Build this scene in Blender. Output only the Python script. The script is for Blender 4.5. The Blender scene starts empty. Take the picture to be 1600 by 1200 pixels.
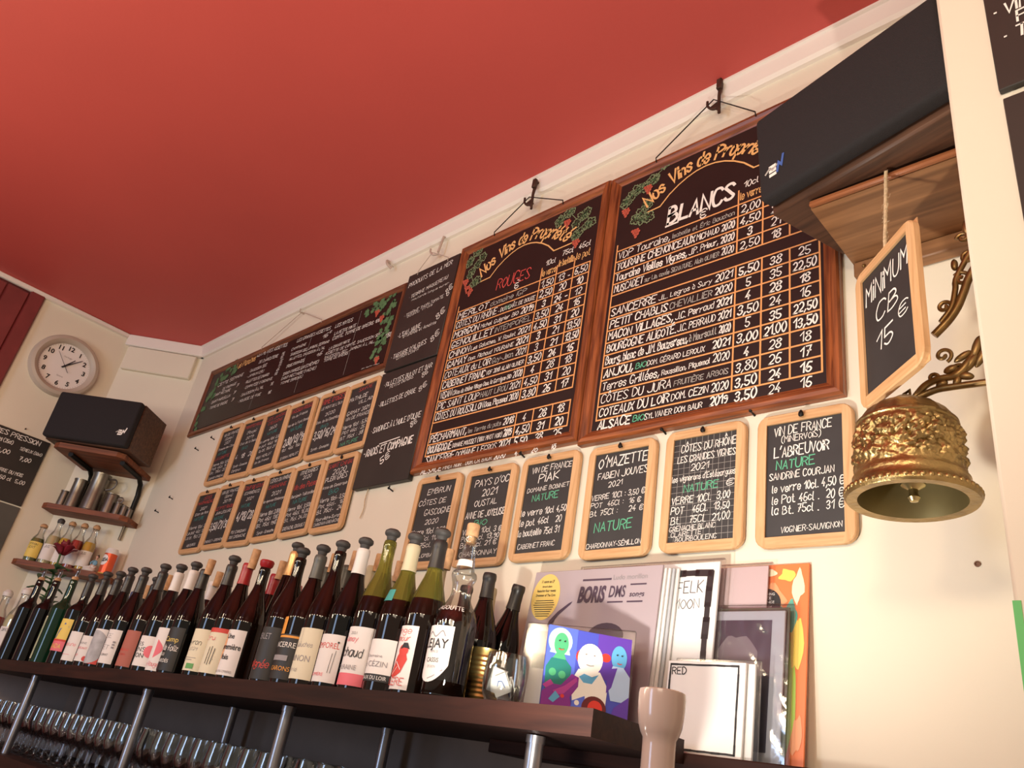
import bpy, bmesh, math, random
from mathutils import Vector, Matrix, noise
random.seed(7)
SC = bpy.context.scene
COL = SC.collection
PI = math.pi

# ------------------------------------------------------------------ camera
cam_d = bpy.data.cameras.new('camera')
cam_d.sensor_width = 36.0
cam_d.lens = 27.495
cam_d.clip_start = 0.02
cam = bpy.data.objects.new('camera', cam_d)
COL.objects.link(cam)
_r = Vector((0.72608878, 0.66881541, 0.15962778))
_d = Vector((-0.20509615, 0.43224327, -0.87812375))
_f = Vector((-0.65630073, 0.60485676, 0.45101845))
cam.matrix_world = Matrix(((_r.x, -_d.x, -_f.x, 0.0), (_r.y, -_d.y, -_f.y, 0.0), (_r.z, -_d.z, -_f.z, 1.25), (0, 0, 0, 1)))
SC.camera = cam

# ------------------------------------------------------------------ view, world, lights
SC.view_settings.view_transform = 'Standard'
SC.view_settings.look = 'None'
SC.view_settings.gamma = 1.0
SC.view_settings.use_curve_mapping = False
SC.view_settings.exposure = 0.10
w = bpy.data.worlds.new('room_light'); SC.world = w
w.use_nodes = True
w.node_tree.nodes['Background'].inputs[0].default_value = (1.0, 0.84, 0.66, 1)
w.node_tree.nodes['Background'].inputs[1].default_value = 0.30

def lamp(name, kind, loc, energy, color, size=0.1, target=None, size_y=None, spot=None, blend=0.5, spread=None):
    l = bpy.data.lights.new(name, kind)
    l.energy = energy; l.color = color
    if kind == 'AREA':
        l.size = size
        if size_y: l.shape = 'RECTANGLE'; l.size_y = size_y
        if spread: l.spread = spread
    else:
        l.shadow_soft_size = size
    if kind == 'SPOT':
        l.spot_size = spot; l.spot_blend = blend
    o = bpy.data.objects.new(name, l); COL.objects.link(o); o.location = loc
    if target is not None:
        o.rotation_euler = (Vector(target) - Vector(loc)).to_track_quat('-Z', 'Y').to_euler()
    return o

WARM = (1.0, 0.79, 0.54)
COOL = (0.86, 0.93, 1.0)
# pendant bulbs hanging over the bar counter, in front of the shelf
for k, (x, y, z, e) in enumerate(((-2.85, -0.45, 1.90, 15), (-2.20, -0.50, 1.95, 10), (-1.70, -0.50, 1.95, 9), (-1.20, -0.50, 1.98, 12), (-0.65, -0.48, 2.0, 15), (-0.05, -0.40, 2.0, 19))):
    lamp('pendant_bulb', 'POINT', (x, y, z), e, WARM, 0.085)
# the counter's work lamp, low in front of the records
lamp('work_lamp', 'SPOT', (-0.66, 0.59, 1.24), 28, (1.0, 0.93, 0.82), 0.02, target=(-0.76, 1.02, 2.10), spot=2.3, blend=0.9)
# shop window, far left and in front
lamp('shop_window', 'AREA', (-2.2, -3.4, 1.7), 42, (0.50, 0.68, 1.0), 0.9, target=(-2.2, 1.2, 1.5), size_y=1.9)
# back of the room
lamp('room_ceiling_lamp', 'AREA', (0.6, -2.2, 2.75), 26, (1.0, 0.82, 0.62), 1.4, target=(-0.6, 1.2, 1.2), size_y=1.0)

# ------------------------------------------------------------------ materials
MATS = {}
def _nt(name):
    m = bpy.data.materials.new(name); m.use_nodes = True
    return m, m.node_tree, m.node_tree.nodes['Principled BSDF']
def lin(c):
    return tuple(((v / 255) / 12.92 if v / 255 <= 0.04045 else ((v / 255 + 0.055) / 1.055) ** 2.4) for v in c)
def mat(name, col, rough=0.6, metal=0.0, var=0.0, scale=8.0, bump=0.0, bscale=60.0, spec=0.5, coat=0.0, trans=0.0, ior=1.5, sss=0):
    """plain procedural material: colour broken by noise, optional bump"""
    if name in MATS: return MATS[name]
    m, nt, p = _nt(name)
    c4 = (*col, 1)
    p.inputs['Base Color'].default_value = c4
    p.inputs['Roughness'].default_value = rough
    p.inputs['Metallic'].default_value = metal
    p.inputs['Specular IOR Level'].default_value = spec
    p.inputs['Coat Weight'].default_value = coat
    p.inputs['Transmission Weight'].default_value = trans
    p.inputs['IOR'].default_value = ior
    tc = nt.nodes.new('ShaderNodeTexCoord')
    if var > 0:
        n = nt.nodes.new('ShaderNodeTexNoise'); n.inputs['Scale'].default_value = scale; n.inputs['Detail'].default_value = 5
        r = nt.nodes.new('ShaderNodeValToRGB')
        r.color_ramp.elements[0].position = 0.3; r.color_ramp.elements[1].position = 0.7
        r.color_ramp.elements[0].color = (*[max(0, v * (1 - var)) for v in col], 1)
        r.color_ramp.elements[1].color = (*[min(1, v * (1 + var)) for v in col], 1)
        nt.links.new(tc.outputs['Object'], n.inputs['Vector']); nt.links.new(n.outputs['Fac'], r.inputs['Fac'])
        nt.links.new(r.outputs['Color'], p.inputs['Base Color'])
    if bump > 0:
        n2 = nt.nodes.new('ShaderNodeTexNoise'); n2.inputs['Scale'].default_value = bscale; n2.inputs['Detail'].default_value = 4
        b = nt.nodes.new('ShaderNodeBump'); b.inputs['Strength'].default_value = bump; b.inputs['Distance'].default_value = 0.004
        nt.links.new(tc.outputs['Object'], n2.inputs['Vector']); nt.links.new(n2.outputs['Fac'], b.inputs['Height'])
        nt.links.new(b.outputs['Normal'], p.inputs['Normal'])
    MATS[name] = m
    return m
def wood(name, dark, light, axis='x', fine=60.0, rough=0.4, coat=0.0, stretch=14.0):
    if name in MATS: return MATS[name]
    m, nt, p = _nt(name)
    p.inputs['Roughness'].default_value = rough; p.inputs['Coat Weight'].default_value = coat
    p.inputs['Coat Roughness'].default_value = 0.25
    tc = nt.nodes.new('ShaderNodeTexCoord'); mp = nt.nodes.new('ShaderNodeMapping')
    s = [fine, fine, fine]; s['xyz'.index(axis)] = fine / stretch
    mp.inputs['Scale'].default_value = s
    n = nt.nodes.new('ShaderNodeTexNoise'); n.inputs['Scale'].default_value = 1.0; n.inputs['Detail'].default_value = 6; n.inputs['Distortion'].default_value = 0.6
    r = nt.nodes.new('ShaderNodeValToRGB')
    r.color_ramp.elements[0].position = 0.32; r.color_ramp.elements[1].position = 0.68
    r.color_ramp.elements[0].color = (*dark, 1); r.color_ramp.elements[1].color = (*light, 1)
    b = nt.nodes.new('ShaderNodeBump'); b.inputs['Strength'].default_value = 0.15; b.inputs['Distance'].default_value = 0.002
    nt.links.new(tc.outputs['Object'], mp.inputs['Vector']); nt.links.new(mp.outputs['Vector'], n.inputs['Vector'])
    nt.links.new(n.outputs['Fac'], r.inputs['Fac']); nt.links.new(r.outputs['Color'], p.inputs['Base Color'])
    nt.links.new(n.outputs['Fac'], b.inputs['Height']); nt.links.new(b.outputs['Normal'], p.inputs['Normal'])
    MATS[name] = m
    return m
def clear(name, tint=(0.96, 0.98, 0.97), refl=0.10, rough=0.03):
    """thin clear glass or film: mostly see-through, glossy at grazing angles"""
    if name in MATS: return MATS[name]
    m, nt, p = _nt(name)
    out = nt.nodes['Material Output']; nt.nodes.remove(p)
    t = nt.nodes.new('ShaderNodeBsdfTransparent'); t.inputs[0].default_value = (*tint, 1)
    g = nt.nodes.new('ShaderNodeBsdfGlossy'); g.inputs['Roughness'].default_value = rough
    fr = nt.nodes.new('ShaderNodeLayerWeight'); fr.inputs[0].default_value = 0.35
    mr = nt.nodes.new('ShaderNodeMapRange'); mr.inputs[3].default_value = refl * 0.5; mr.inputs[4].default_value = min(1, refl * 6)
    mx = nt.nodes.new('ShaderNodeMixShader')
    nt.links.new(fr.outputs['Fresnel'], mr.inputs[0]); nt.links.new(mr.outputs[0], mx.inputs[0])
    nt.links.new(t.outputs[0], mx.inputs[1]); nt.links.new(g.outputs[0], mx.inputs[2]); nt.links.new(mx.outputs[0], out.inputs[0])
    MATS[name] = m
    return m

WALL = mat('cream_wall_paint', (0.76, 0.70, 0.575), 0.75, var=0.03, scale=2.5, bump=0.10, bscale=45)
TRIM = mat('white_gloss_trim', (0.82, 0.76, 0.70), 0.45, var=0.02, scale=6)
CEIL = mat('red_ceiling_paint', (0.54, 0.078, 0.066), 0.62, var=0.03, scale=2, bump=0.10, bscale=90)
DOORM = mat('oxblood_door_paint', (0.20, 0.035, 0.035), 0.45, var=0.12, scale=12)
TAUPE = mat('dark_taupe_paint', (0.25, 0.185, 0.15), 0.7, var=0.10, scale=9)
FLOORM = mat('floor_boards', (0.20, 0.12, 0.08), 0.5, var=0.2, scale=5)
FRH = wood('oak_frame_h', (0.11, 0.026, 0.008), (0.36, 0.105, 0.030), 'x', 110, 0.38, 0.2)
FRV = wood('oak_frame_v', (0.10, 0.024, 0.008), (0.34, 0.098, 0.028), 'z', 110, 0.38, 0.2)
BDH = wood('dark_frame_h', (0.075, 0.022, 0.010), (0.22, 0.075, 0.030), 'x', 110, 0.4, 0.2)
BDV = wood('dark_frame_v', (0.075, 0.022, 0.010), (0.20, 0.068, 0.028), 'z', 110, 0.4, 0.2)
PINH = wood('pale_beech_h', (0.54, 0.30, 0.13), (0.70, 0.44, 0.23), 'x', 120, 0.55)
PINV = wood('pale_beech_v', (0.54, 0.30, 0.13), (0.70, 0.44, 0.23), 'z', 120, 0.55)
SHELFW = wood('mahogany_shelf', (0.017, 0.0058, 0.0045), (0.037, 0.012, 0.008), 'x', 70, 0.62, 0.0)
MATS['mahogany_shelf'].node_tree.nodes['Principled BSDF'].inputs['Specular IOR Level'].default_value = 0.22
PLANKW = wood('old_plank', (0.16, 0.070, 0.026), (0.34, 0.165, 0.070), 'x', 45, 0.5, 0.1)
EDGEW = wood('plank_edge', (0.16, 0.050, 0.016), (0.34, 0.115, 0.040), 'x', 60, 0.45)
VENEER = wood('speaker_veneer', (0.045, 0.020, 0.012), (0.115, 0.052, 0.028), 'x', 80, 0.5)
CORNW = wood('corner_shelf_wood', (0.11, 0.030, 0.011), (0.26, 0.075, 0.025), 'x', 60, 0.6, 0.0)
BLACKB = mat('blackboard_black', (0.012, 0.0075, 0.0065), 0.42, var=0.25, scale=7)
SLATEM = mat('slate_grey', (0.030, 0.030, 0.031), 0.5, var=0.22, scale=9)
SLABM = mat('chalk_slab', (0.028, 0.024, 0.021), 0.48, var=0.2, scale=6)
CHALK = mat('chalk_white', (0.86, 0.83, 0.78), 0.85)
CHALKD = mat('chalk_grey', (0.42, 0.40, 0.37), 0.85)
ORANGE = mat('orange_paint', (0.78, 0.36, 0.13), 0.7)
GOLDP = mat('amber_lettering', (0.80, 0.45, 0.17), 0.7)
REDCH = mat('red_chalk', (0.62, 0.075, 0.065), 0.85)
GREENCH = mat('green_chalk', (0.13, 0.50, 0.30), 0.85)
TEALCH = mat('teal_chalk', (0.06, 0.32, 0.30), 0.85)
LEAFP = mat('leaf_paint', (0.085, 0.18, 0.075), 0.8, var=0.2, scale=40)
LEAFL = mat('leaf_outline', (0.20, 0.27, 0.14), 0.8)
GRAPE = mat('berry_paint', (0.46, 0.085, 0.05), 0.7, var=0.15, scale=80)
BLACKM = mat('black_iron', (0.012, 0.011, 0.010), 0.5, 0.6)
IRON = mat('rusty_hook', (0.07, 0.035, 0.024), 0.6, 0.5, var=0.3, scale=60)
WIRE = mat('hanging_wire', (0.03, 0.026, 0.024), 0.5, 0.5)
PALEHOOK = mat('painted_hook', (0.50, 0.40, 0.34), 0.5)
STEEL = mat('brushed_tube', (0.33, 0.32, 0.34), 0.30, 0.9, var=0.1, scale=30)
PEWTER = mat('pewter', (0.21, 0.185, 0.155), 0.34, 0.9, var=0.15, scale=20)
BRASS = mat('aged_brass', (0.37, 0.26, 0.11), 0.34, 0.95, var=0.35, scale=28, bump=0.30, bscale=170)
BRASSI = mat('brass_inside', (0.30, 0.24, 0.11), 0.5, 0.85, var=0.15, scale=12)
BRASSD = mat('dark_brass', (0.24, 0.15, 0.06), 0.4, 0.9, var=0.35, scale=40)
GRILLE = mat('speaker_cloth', (0.013, 0.011, 0.013), 0.85, var=0.15, scale=400, bump=0.4, bscale=700)
BLGLASS = mat('dark_bottle_glass', (0.0035, 0.003, 0.0028), 0.035, spec=0.5)
BRGLASS = mat('brown_black_glass', (0.0075, 0.0032, 0.002), 0.035, spec=0.5)
GRGLASS = mat('green_bottle_glass', (0.005, 0.030, 0.014), 0.035, spec=0.5)
OLIVE = mat('olive_neck_glass', (0.30, 0.29, 0.055), 0.05, trans=0.75, ior=1.45)
CLEARG = clear('clear_glass', (0.95, 0.97, 0.96), 0.12)
WINEG = clear('wine_glass_glass', (0.92, 0.93, 0.94), 0.11)
FILM = clear('plastic_sleeve', (0.97, 0.97, 0.97), 0.10, 0.12)
RUBBER = mat('grey_rubber', (0.050, 0.047, 0.046), 0.6)
CORK = mat('cork', (0.52, 0.31, 0.16), 0.85, var=0.22, scale=90)
CAPS = {
 'black': mat('capsule_black', (0.022, 0.020, 0.020), 0.38), 'grey': mat('capsule_grey', (0.085, 0.088, 0.080), 0.38),
 'white': mat('capsule_white', (0.74, 0.71, 0.68), 0.42), 'red': mat('capsule_red', (0.36, 0.016, 0.022), 0.35),
 'gold': mat('capsule_gold', (0.72, 0.46, 0.20), 0.32, 0.5), 'beige': mat('capsule_beige', (0.60, 0.54, 0.36), 0.42),
 'pink': mat('capsule_pink', (0.50, 0.10, 0.13), 0.4), 'blue': mat('capsule_blue', (0.06, 0.08, 0.22), 0.4)}
PAPER = mat('label_paper', (0.80, 0.76, 0.73), 0.7)
CREAMP = mat('label_cream', (0.76, 0.70, 0.52), 0.7)
GREYP = mat('label_grey', (0.42, 0.42, 0.44), 0.7, var=0.25, scale=40)
BRICKP = mat('label_brick', (0.42, 0.13, 0.095), 0.7)
BLACKP = mat('label_black', (0.018, 0.016, 0.016), 0.55)
REDINK = mat('red_ink', (0.62, 0.055, 0.04), 0.6)
PINKINK = mat('pink_ink', (0.78, 0.16, 0.20), 0.6)
ORINK = mat('orange_ink', (0.80, 0.34, 0.05), 0.6)
PEACH = mat('peach_ink', (0.80, 0.42, 0.22), 0.6)
BLKINK = mat('black_ink', (0.02, 0.018, 0.02), 0.6)
GREYINK = mat('grey_ink', (0.30, 0.28, 0.29), 0.6)
YELINK = mat('yellow_ink', (0.80, 0.60, 0.13), 0.6)
BLUEINK = mat('blue_ink', (0.05, 0.12, 0.40), 0.6)
GREENINK = mat('green_ink', (0.12, 0.36, 0.10), 0.6)
WHITEM = mat('white_card', (0.84, 0.83, 0.82), 0.45)
MAUVE = mat('mauve_sleeve', (0.40, 0.34, 0.37), 0.4)
PLUM = mat('plum_print', (0.070, 0.045, 0.075), 0.5)
PORC = mat('porcelain', (0.46, 0.35, 0.31), 0.18, coat=0.5)
PLASTC = mat('clock_ring', (0.50, 0.43, 0.36), 0.4)
DIALM = mat('clock_dial', (0.84, 0.80, 0.78), 0.5)
GTAPE = mat('green_tape', (0.10, 0.48, 0.12), 0.5)
TWINE = mat('jute_twine', (0.60, 0.47, 0.30), 0.9, var=0.2, scale=200)

# ------------------------------------------------------------------ mesh builder
def smooth_path(pts, n=4):
    if len(pts) < 3: return [tuple(p) for p in pts]
    out = []; P = [Vector(p) for p in pts]
    closed = (P[0] - P[-1]).length < 1e-9
    for i in range(len(P) - 1):
        p1, p2 = P[i], P[i + 1]
        p0 = P[i - 1] if i > 0 else (P[-2] if closed else p1 * 2 - p2)
        p3 = P[i + 2] if i + 2 < len(P) else (P[1] if closed else p2 * 2 - p1)
        for k in range(n):
            t = k / n
            out.append(tuple(0.5 * ((2 * p1) + (p2 - p0) * t + (2 * p0 - 5 * p1 + 4 * p2 - p3) * t * t + (3 * p1 - p0 - 3 * p2 + p3) * t ** 3)))
    out.append(tuple(P[-1]))
    return out

class MB:
    def __init__(s): s.v = []; s.f = []; s.m = []; s.mats = []
    def mi(s, mt):
        if mt not in s.mats: s.mats.append(mt)
        return s.mats.index(mt)
    def add(s, vs, fs, mt):
        o = len(s.v); k = s.mi(mt)
        s.v += [tuple(v) for v in vs]
        s.f += [tuple(i + o for i in f) for f in fs]; s.m += [k] * len(fs)
    def box(s, c, size, mt, bev=0.0, rot=None, seg=1):
        bm = bmesh.new(); bmesh.ops.create_cube(bm, size=1.0)
        for v in bm.verts: v.co = Vector((v.co.x * size[0], v.co.y * size[1], v.co.z * size[2]))
        if bev > 0: bmesh.ops.bevel(bm, geom=list(bm.edges), offset=bev, segments=seg, affect='EDGES', profile=0.5)
        M = rot if rot is not None else Matrix.Identity(3)
        if isinstance(rot, (int, float)): M = Matrix.Rotation(rot, 3, 'Z')
        vs = [Vector(c) + M @ v.co for v in bm.verts]; bm.verts.index_update()
        s.add(vs, [[v.index for v in f.verts] for f in bm.faces], mt); bm.free()
    def lathe(s, prof, mt, seg=24, c=(0, 0, 0), M=None, disp=None, mfn=None):
        vs = []; fs = []; n = len(prof)
        for j in range(seg):
            a = 2 * PI * j / seg
            for i, (r, z) in enumerate(prof):
                rr = r + (disp(a, i, r, z) if disp else 0)
                p = Vector((rr * math.sin(a), -rr * math.cos(a), z))
                if M is not None: p = M @ p
                vs.append(p + Vector(c))
        for j in range(seg):
            j2 = (j + 1) % seg
            for i in range(n - 1):
                if prof[i][0] < 1e-7 and prof[i + 1][0] < 1e-7: continue
                fs.append((j * n + i, j2 * n + i, j2 * n + i + 1, j * n + i + 1))
        if mfn:
            for k, f in enumerate(fs): pass
            o = len(s.v); s.v += [tuple(v) for v in vs]
            for f in fs:
                zc = prof[f[0] % n][1] * 0.5 + prof[f[2] % n][1] * 0.5
                s.f.append(tuple(i + o for i in f)); s.m.append(s.mi(mfn(zc)))
        else: s.add(vs, fs, mt)
    def tube(s, pts, r, mt, seg=8, caps=True):
        P = [Vector(p) for p in pts]; n = len(P); vs = []; fs = []
        R = r if isinstance(r, (list, tuple)) else [r] * n
        up = None
        for i in range(n):
            t = (P[min(i + 1, n - 1)] - P[max(i - 1, 0)])
            if t.length < 1e-9: t = Vector((0, 0, 1))
            t.normalize()
            if up is None: up = t.orthogonal().normalized()
            else:
                up = up - t * up.dot(t)
                up = up.normalized() if up.length > 1e-6 else t.orthogonal().normalized()
            b = t.cross(up)
            for k in range(seg):
                a = 2 * PI * k / seg
                vs.append(P[i] + (up * math.cos(a) + b * math.sin(a)) * R[i])
        for i in range(n - 1):
            for k in range(seg):
                k2 = (k + 1) % seg
                fs.append((i * seg + k, i * seg + k2, (i + 1) * seg + k2, (i + 1) * seg + k))
        if caps: fs.append(tuple(range(seg))[::-1]); fs.append(tuple(range((n - 1) * seg, n * seg)))
        s.add(vs, fs, mt)
    def ball(s, c, r, mt, seg=12, rings=8, M=None):
        r = r if isinstance(r, (list, tuple)) else (r, r, r)
        vs = []; fs = []
        for i in range(rings + 1):
            th = PI * i / rings
            for k in range(seg):
                a = 2 * PI * k / seg
                p = Vector((r[0] * math.sin(th) * math.cos(a), r[1] * math.sin(th) * math.sin(a), r[2] * math.cos(th)))
                if M is not None: p = M @ p
                vs.append(Vector(c) + p)
        for i in range(rings):
            for k in range(seg):
                k2 = (k + 1) % seg
                fs.append((i * seg + k, (i + 1) * seg + k, (i + 1) * seg + k2, i * seg + k2))
        s.add(vs, fs, mt)
    def prism(s, poly, mt, fn, d0, d1):
        """closed 2D outline given thickness; fn(u, v, d) -> point"""
        n = len(poly)
        vs = [fn(u, v, d0) for u, v in poly] + [fn(u, v, d1) for u, v in poly]
        fs = [tuple(range(n))[::-1], tuple(range(n, 2 * n))] + [(i, (i + 1) % n, n + (i + 1) % n, n + i) for i in range(n)]
        s.add(vs, fs, mt)
    def strip(s, pts, w, mt, fn, off=0.0007):
        """painted line of width w along 2D points on the surface fn(u, v, d)"""
        P = [Vector((p[0], p[1])) for p in pts]
        Q = [P[0]]
        for p in P[1:]:
            if (p - Q[-1]).length > 1e-6: Q.append(p)
        if len(Q) == 1: Q.append(Q[0] + Vector((w * 0.6, 0)))
        n = len(Q); h = w / 2
        d0 = (Q[1] - Q[0]).normalized(); d1 = (Q[-1] - Q[-2]).normalized()
        Q[0] = Q[0] - d0 * h * 0.7; Q[-1] = Q[-1] + d1 * h * 0.7
        vs = []
        for i in range(n):
            a = (Q[i] - Q[i - 1]).normalized() if i > 0 else d0
            b = (Q[i + 1] - Q[i]).normalized() if i < n - 1 else d1
            t = a + b
            t = t.normalized() if t.length > 1e-4 else a
            nn = Vector((-t.y, t.x)); k = h / max(0.45, abs(nn.dot(Vector((-a.y, a.x)))))
            vs += [fn(*(Q[i] + nn * k), off), fn(*(Q[i] - nn * k), off)]
        s.add(vs, [(2 * i, 2 * i + 1, 2 * i + 3, 2 * i + 2) for i in range(n - 1)], mt)
    def fill(s, poly, mt, fn, off=0.0005, rings=1):
        """flat painted patch: outline scaled towards its centre in rings"""
        cx = sum(p[0] for p in poly) / len(poly); cy = sum(p[1] for p in poly) / len(poly); n = len(poly)
        vs = [fn(cx, cy, off)]; fs = []
        for k in range(1, rings + 1):
            t = k / rings
            vs += [fn(cx + (u - cx) * t, cy + (v - cy) * t, off) for u, v in poly]
        for i in range(n): fs.append((0, 1 + i, 1 + (i + 1) % n))
        for k in range(rings - 1):
            a = 1 + k * n; b = a + n
            for i in range(n): fs.append((a + i, b + i, b + (i + 1) % n, a + (i + 1) % n))
        s.add(vs, fs, mt)
    def rect(s, u0, v0, u1, v1, mt, fn, off=0.0005, nu=1, nv=1):
        vs = []; fs = []
        for j in range(nv + 1):
            for i in range(nu + 1): vs.append(fn(u0 + (u1 - u0) * i / nu, v0 + (v1 - v0) * j / nv, off))
        for j in range(nv):
            for i in range(nu):
                a = j * (nu + 1) + i; fs.append((a, a + 1, a + nu + 2, a + nu + 1))
        s.add(vs, fs, mt)
    def build(s, name, parent=None, world=False, angle=0.7, flip=True):
        me = bpy.data.meshes.new(name)
        off = Vector((0, 0, 0))
        if world and parent is not None:
            q = parent
            while q is not None: off += q.location; q = q.parent
        me.from_pydata([tuple(Vector(v) - off) for v in s.v], [], s.f)
        for mt in s.mats: me.materials.append(mt)
        me.polygons.foreach_set('material_index', s.m)
        me.polygons.foreach_set('use_smooth', [True] * len(s.f))
        me.update()
        if flip:
            bm = bmesh.new(); bm.from_mesh(me); bmesh.ops.recalc_face_normals(bm, faces=bm.faces); bm.to_mesh(me); bm.free()
        me.set_sharp_from_angle(angle=angle)
        o = bpy.data.objects.new(name, me); COL.objects.link(o)
        if parent is not None: o.parent = parent
        return o

def disc(cx, cy, rx, ry=None, n=24, a0=0.0, a1=2 * PI):
    ry = ry or rx
    full = abs(a1 - a0 - 2 * PI) < 1e-6
    return [(cx + rx * math.cos(a0 + (a1 - a0) * i / (n if full else n - 1)), cy + ry * math.sin(a0 + (a1 - a0) * i / (n if full else n - 1))) for i in range(n)]
def plane(o, u, v, n):
    o, u, v, n = Vector(o), Vector(u), Vector(v), Vector(n)
    return lambda a, b, d=0.0: o + u * a + v * b + n * d
def cyl(r, z0=0.0, a0=0.0, cx=0, cy=0):
    return lambda a, b, d=0.0: Vector((cx + (r + d) * math.sin(a0 + a / r), cy - (r + d) * math.cos(a0 + a / r), z0 + b))
def wallp(y):
    """surface facing the room at depth y; u is world x, v is world z"""
    return lambda a, b, d=0.0: Vector((a, y - d, b))

def tag(o, label, cat, group=None, kind=None):
    if label: o['label'] = label
    if cat: o['category'] = cat
    if group: o['group'] = group
    if kind: o['kind'] = kind
    return o
def thing(name, loc, label, cat, group=None, rot=(0, 0, 0)):
    o = bpy.data.objects.new(name, None); COL.objects.link(o)
    o.empty_display_size = 0.05; o.location = loc; o.rotation_euler = rot
    return tag(o, label, cat, group)
def struct(o): o['kind'] = 'structure'; return o

# ------------------------------------------------------------------ handwriting
# strokes on a grid: x, y pairs, baseline 2, x-height 6, capitals 8, descender 0; ~ marks a curved stroke
GL = {
'A': '02 28 42|14 34', 'B': '02 08|~08 28 37 36 15 05|~15 35 44 43 22 02', 'C': '~47 38 18 06 04 12 32 43', 'D': '02 08|~08 28 46 44 22 02',
'E': '48 08 02 42|05 35', 'F': '48 08 02|05 35', 'G': '~47 38 18 06 04 12 32 44|44 24', 'H': '02 08|48 42|05 45', 'I': '02 08', 'J': '~48 43 32 12 03',
'K': '02 08|48 05 42', 'L': '08 02 42', 'M': '02 08 25 48 42', 'N': '02 08 42 48', 'O': '~28 06 04 22 44 46 28', 'P': '02 08|~08 28 47 46 25 05',
'Q': '~28 06 04 22 44 46 28|34 51', 'R': '02 08|~08 28 47 46 25 05|25 42', 'S': '~47 38 18 07 16 34 43 32 12 03', 'T': '08 48|28 22', 'U': '~08 04 12 32 44 48',
'V': '08 22 48', 'W': '08 12 26 32 48', 'X': '02 48|08 42', 'Y': '08 25 48|25 22', 'Z': '08 48 02 42',
'a': '~36 16 05 03 12 22 34|36 32', 'b': '08 02|~05 16 26 35 33 22 12 03', 'c': '~35 26 16 05 03 12 22 33', 'd': '38 32|~35 26 16 05 03 12 22 33',
'e': '~04 34 35 26 16 05 03 12 22 33', 'f': '~38 28 17 12|05 25', 'g': '~35 26 16 05 04 13 23 34|~36 31 20 10 01', 'h': '08 02|~04 16 26 35 32', 'i': '06 02|07 08',
'j': '~16 11 00|17 18', 'k': '08 02|36 04 32', 'l': '~08 03 12', 'm': '06 02|~05 16 25 22|~25 36 45 42', 'n': '06 02|~05 16 26 35 32', 'o': '~16 05 03 12 22 33 35 26 16',
'p': '06 00|~05 16 26 35 33 22 12 03', 'q': '~36 16 05 03 12 22 34|36 30', 'r': '06 02|~04 15 26 36', 's': '~35 26 16 05 24 33 22 12 03', 't': '~18 13 22 32|06 26',
'u': '~06 03 12 22 34|36 32', 'v': '06 22 46', 'w': '06 12 24 32 46', 'x': '06 32|36 02', 'y': '06 23|46 10', 'z': '06 36 02 32',
'0': '~18 06 04 12 22 34 36 28 18', '1': '06 28 22', '2': '~07 18 28 37 35 02|02 32', '3': '~07 18 28 37 25 15|~25 34 33 22 12 03', '4': '28 04 34|25 22', '5': '38 08 05|~05 25 34 33 22 12 03',
'6': '~38 18 05 03 12 22 33 34 25 15 04', '7': '08 38 12|15 35', '8': '~18 07 16 25 34 33 22 12 03 04 15 26 37 28 18', '9': '~36 27 17 06 15 25 36 34 22 12',
'.': '02 02', ',': '13 01', ':': '03 03|06 06', '-': '04 24', "'": '19 07', '(': '~29 07 03 21', ')': '~09 27 23 01', '/': '01 39', '·': '05 05', '%': '02 48|07 18|42 33', '+': '04 44|26 22',
'€': '~47 38 18 06 04 12 32 43|06 36|04 34', '&': '42 07 18 27 04 13 22 44', '*': '05 25|16 14', '!': '08 04|02 02', '_': '02 32', '=': '04 34|06 36'}
ACC = {'é': ('e', '17 29'), 'è': ('e', '27 09'), 'ê': ('e', '07 19 27'), 'à': ('a', '27 09'), 'ô': ('o', '07 19 27'), 'É': ('E', '19 3a'), 'È': ('E', '39 1a'), 'Ô': ('O', '19 2b 39'),
       'À': ('A', '39 1a'), 'ç': ('c', '22 11'), 'œ': ('o', '33 33'), 'Œ': ('O', '45 55'), 'î': ('i', '07 09'), 'â': ('a', '07 19 27'), 'Â': ('A', '19 2b 39'), 'ï': ('i', '08 08|28 28'), 'Ç': ('C', '22 11')}
def glyph(ch):
    if ch in ACC: b, e = ACC[ch]; t = GL[b] + '|' + e
    else: t = GL.get(ch, '05 25')
    out = []
    for st in t.split('|'):
        sm = st.startswith('~'); st = st.lstrip('~')
        pts = [((int(p[0], 16)), (int(p[1], 16) - 2)) for p in st.split()]
        out.append((sm, pts))
    return out
_rng = random.Random(3)
def strokes(text, jit=1.0):
    """list of polylines, cap height 1, and the total width"""
    x = 0.0; res = []
    for ch in text:
        if ch == ' ': x += 0.5; continue
        g = glyph(ch); wd = max(p[0] for _, q in g for p in q) / 6.0
        sc = 1 + _rng.uniform(-.07, .07) * jit; dy = _rng.uniform(-.05, .05) * jit; ro = _rng.uniform(-.05, .05) * jit
        for sm, q in g:
            q = [(px / 6 * sc, py / 6 * sc) for px, py in q]
            if sm: q = [p[:2] for p in smooth_path([(a, b, 0) for a, b in q], 3)]
            res.append([(x + a - b * ro, b + a * ro + dy) for a, b in q])
        x += wd * sc + 0.22
    return res, max(0.2, x - 0.22)
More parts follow.
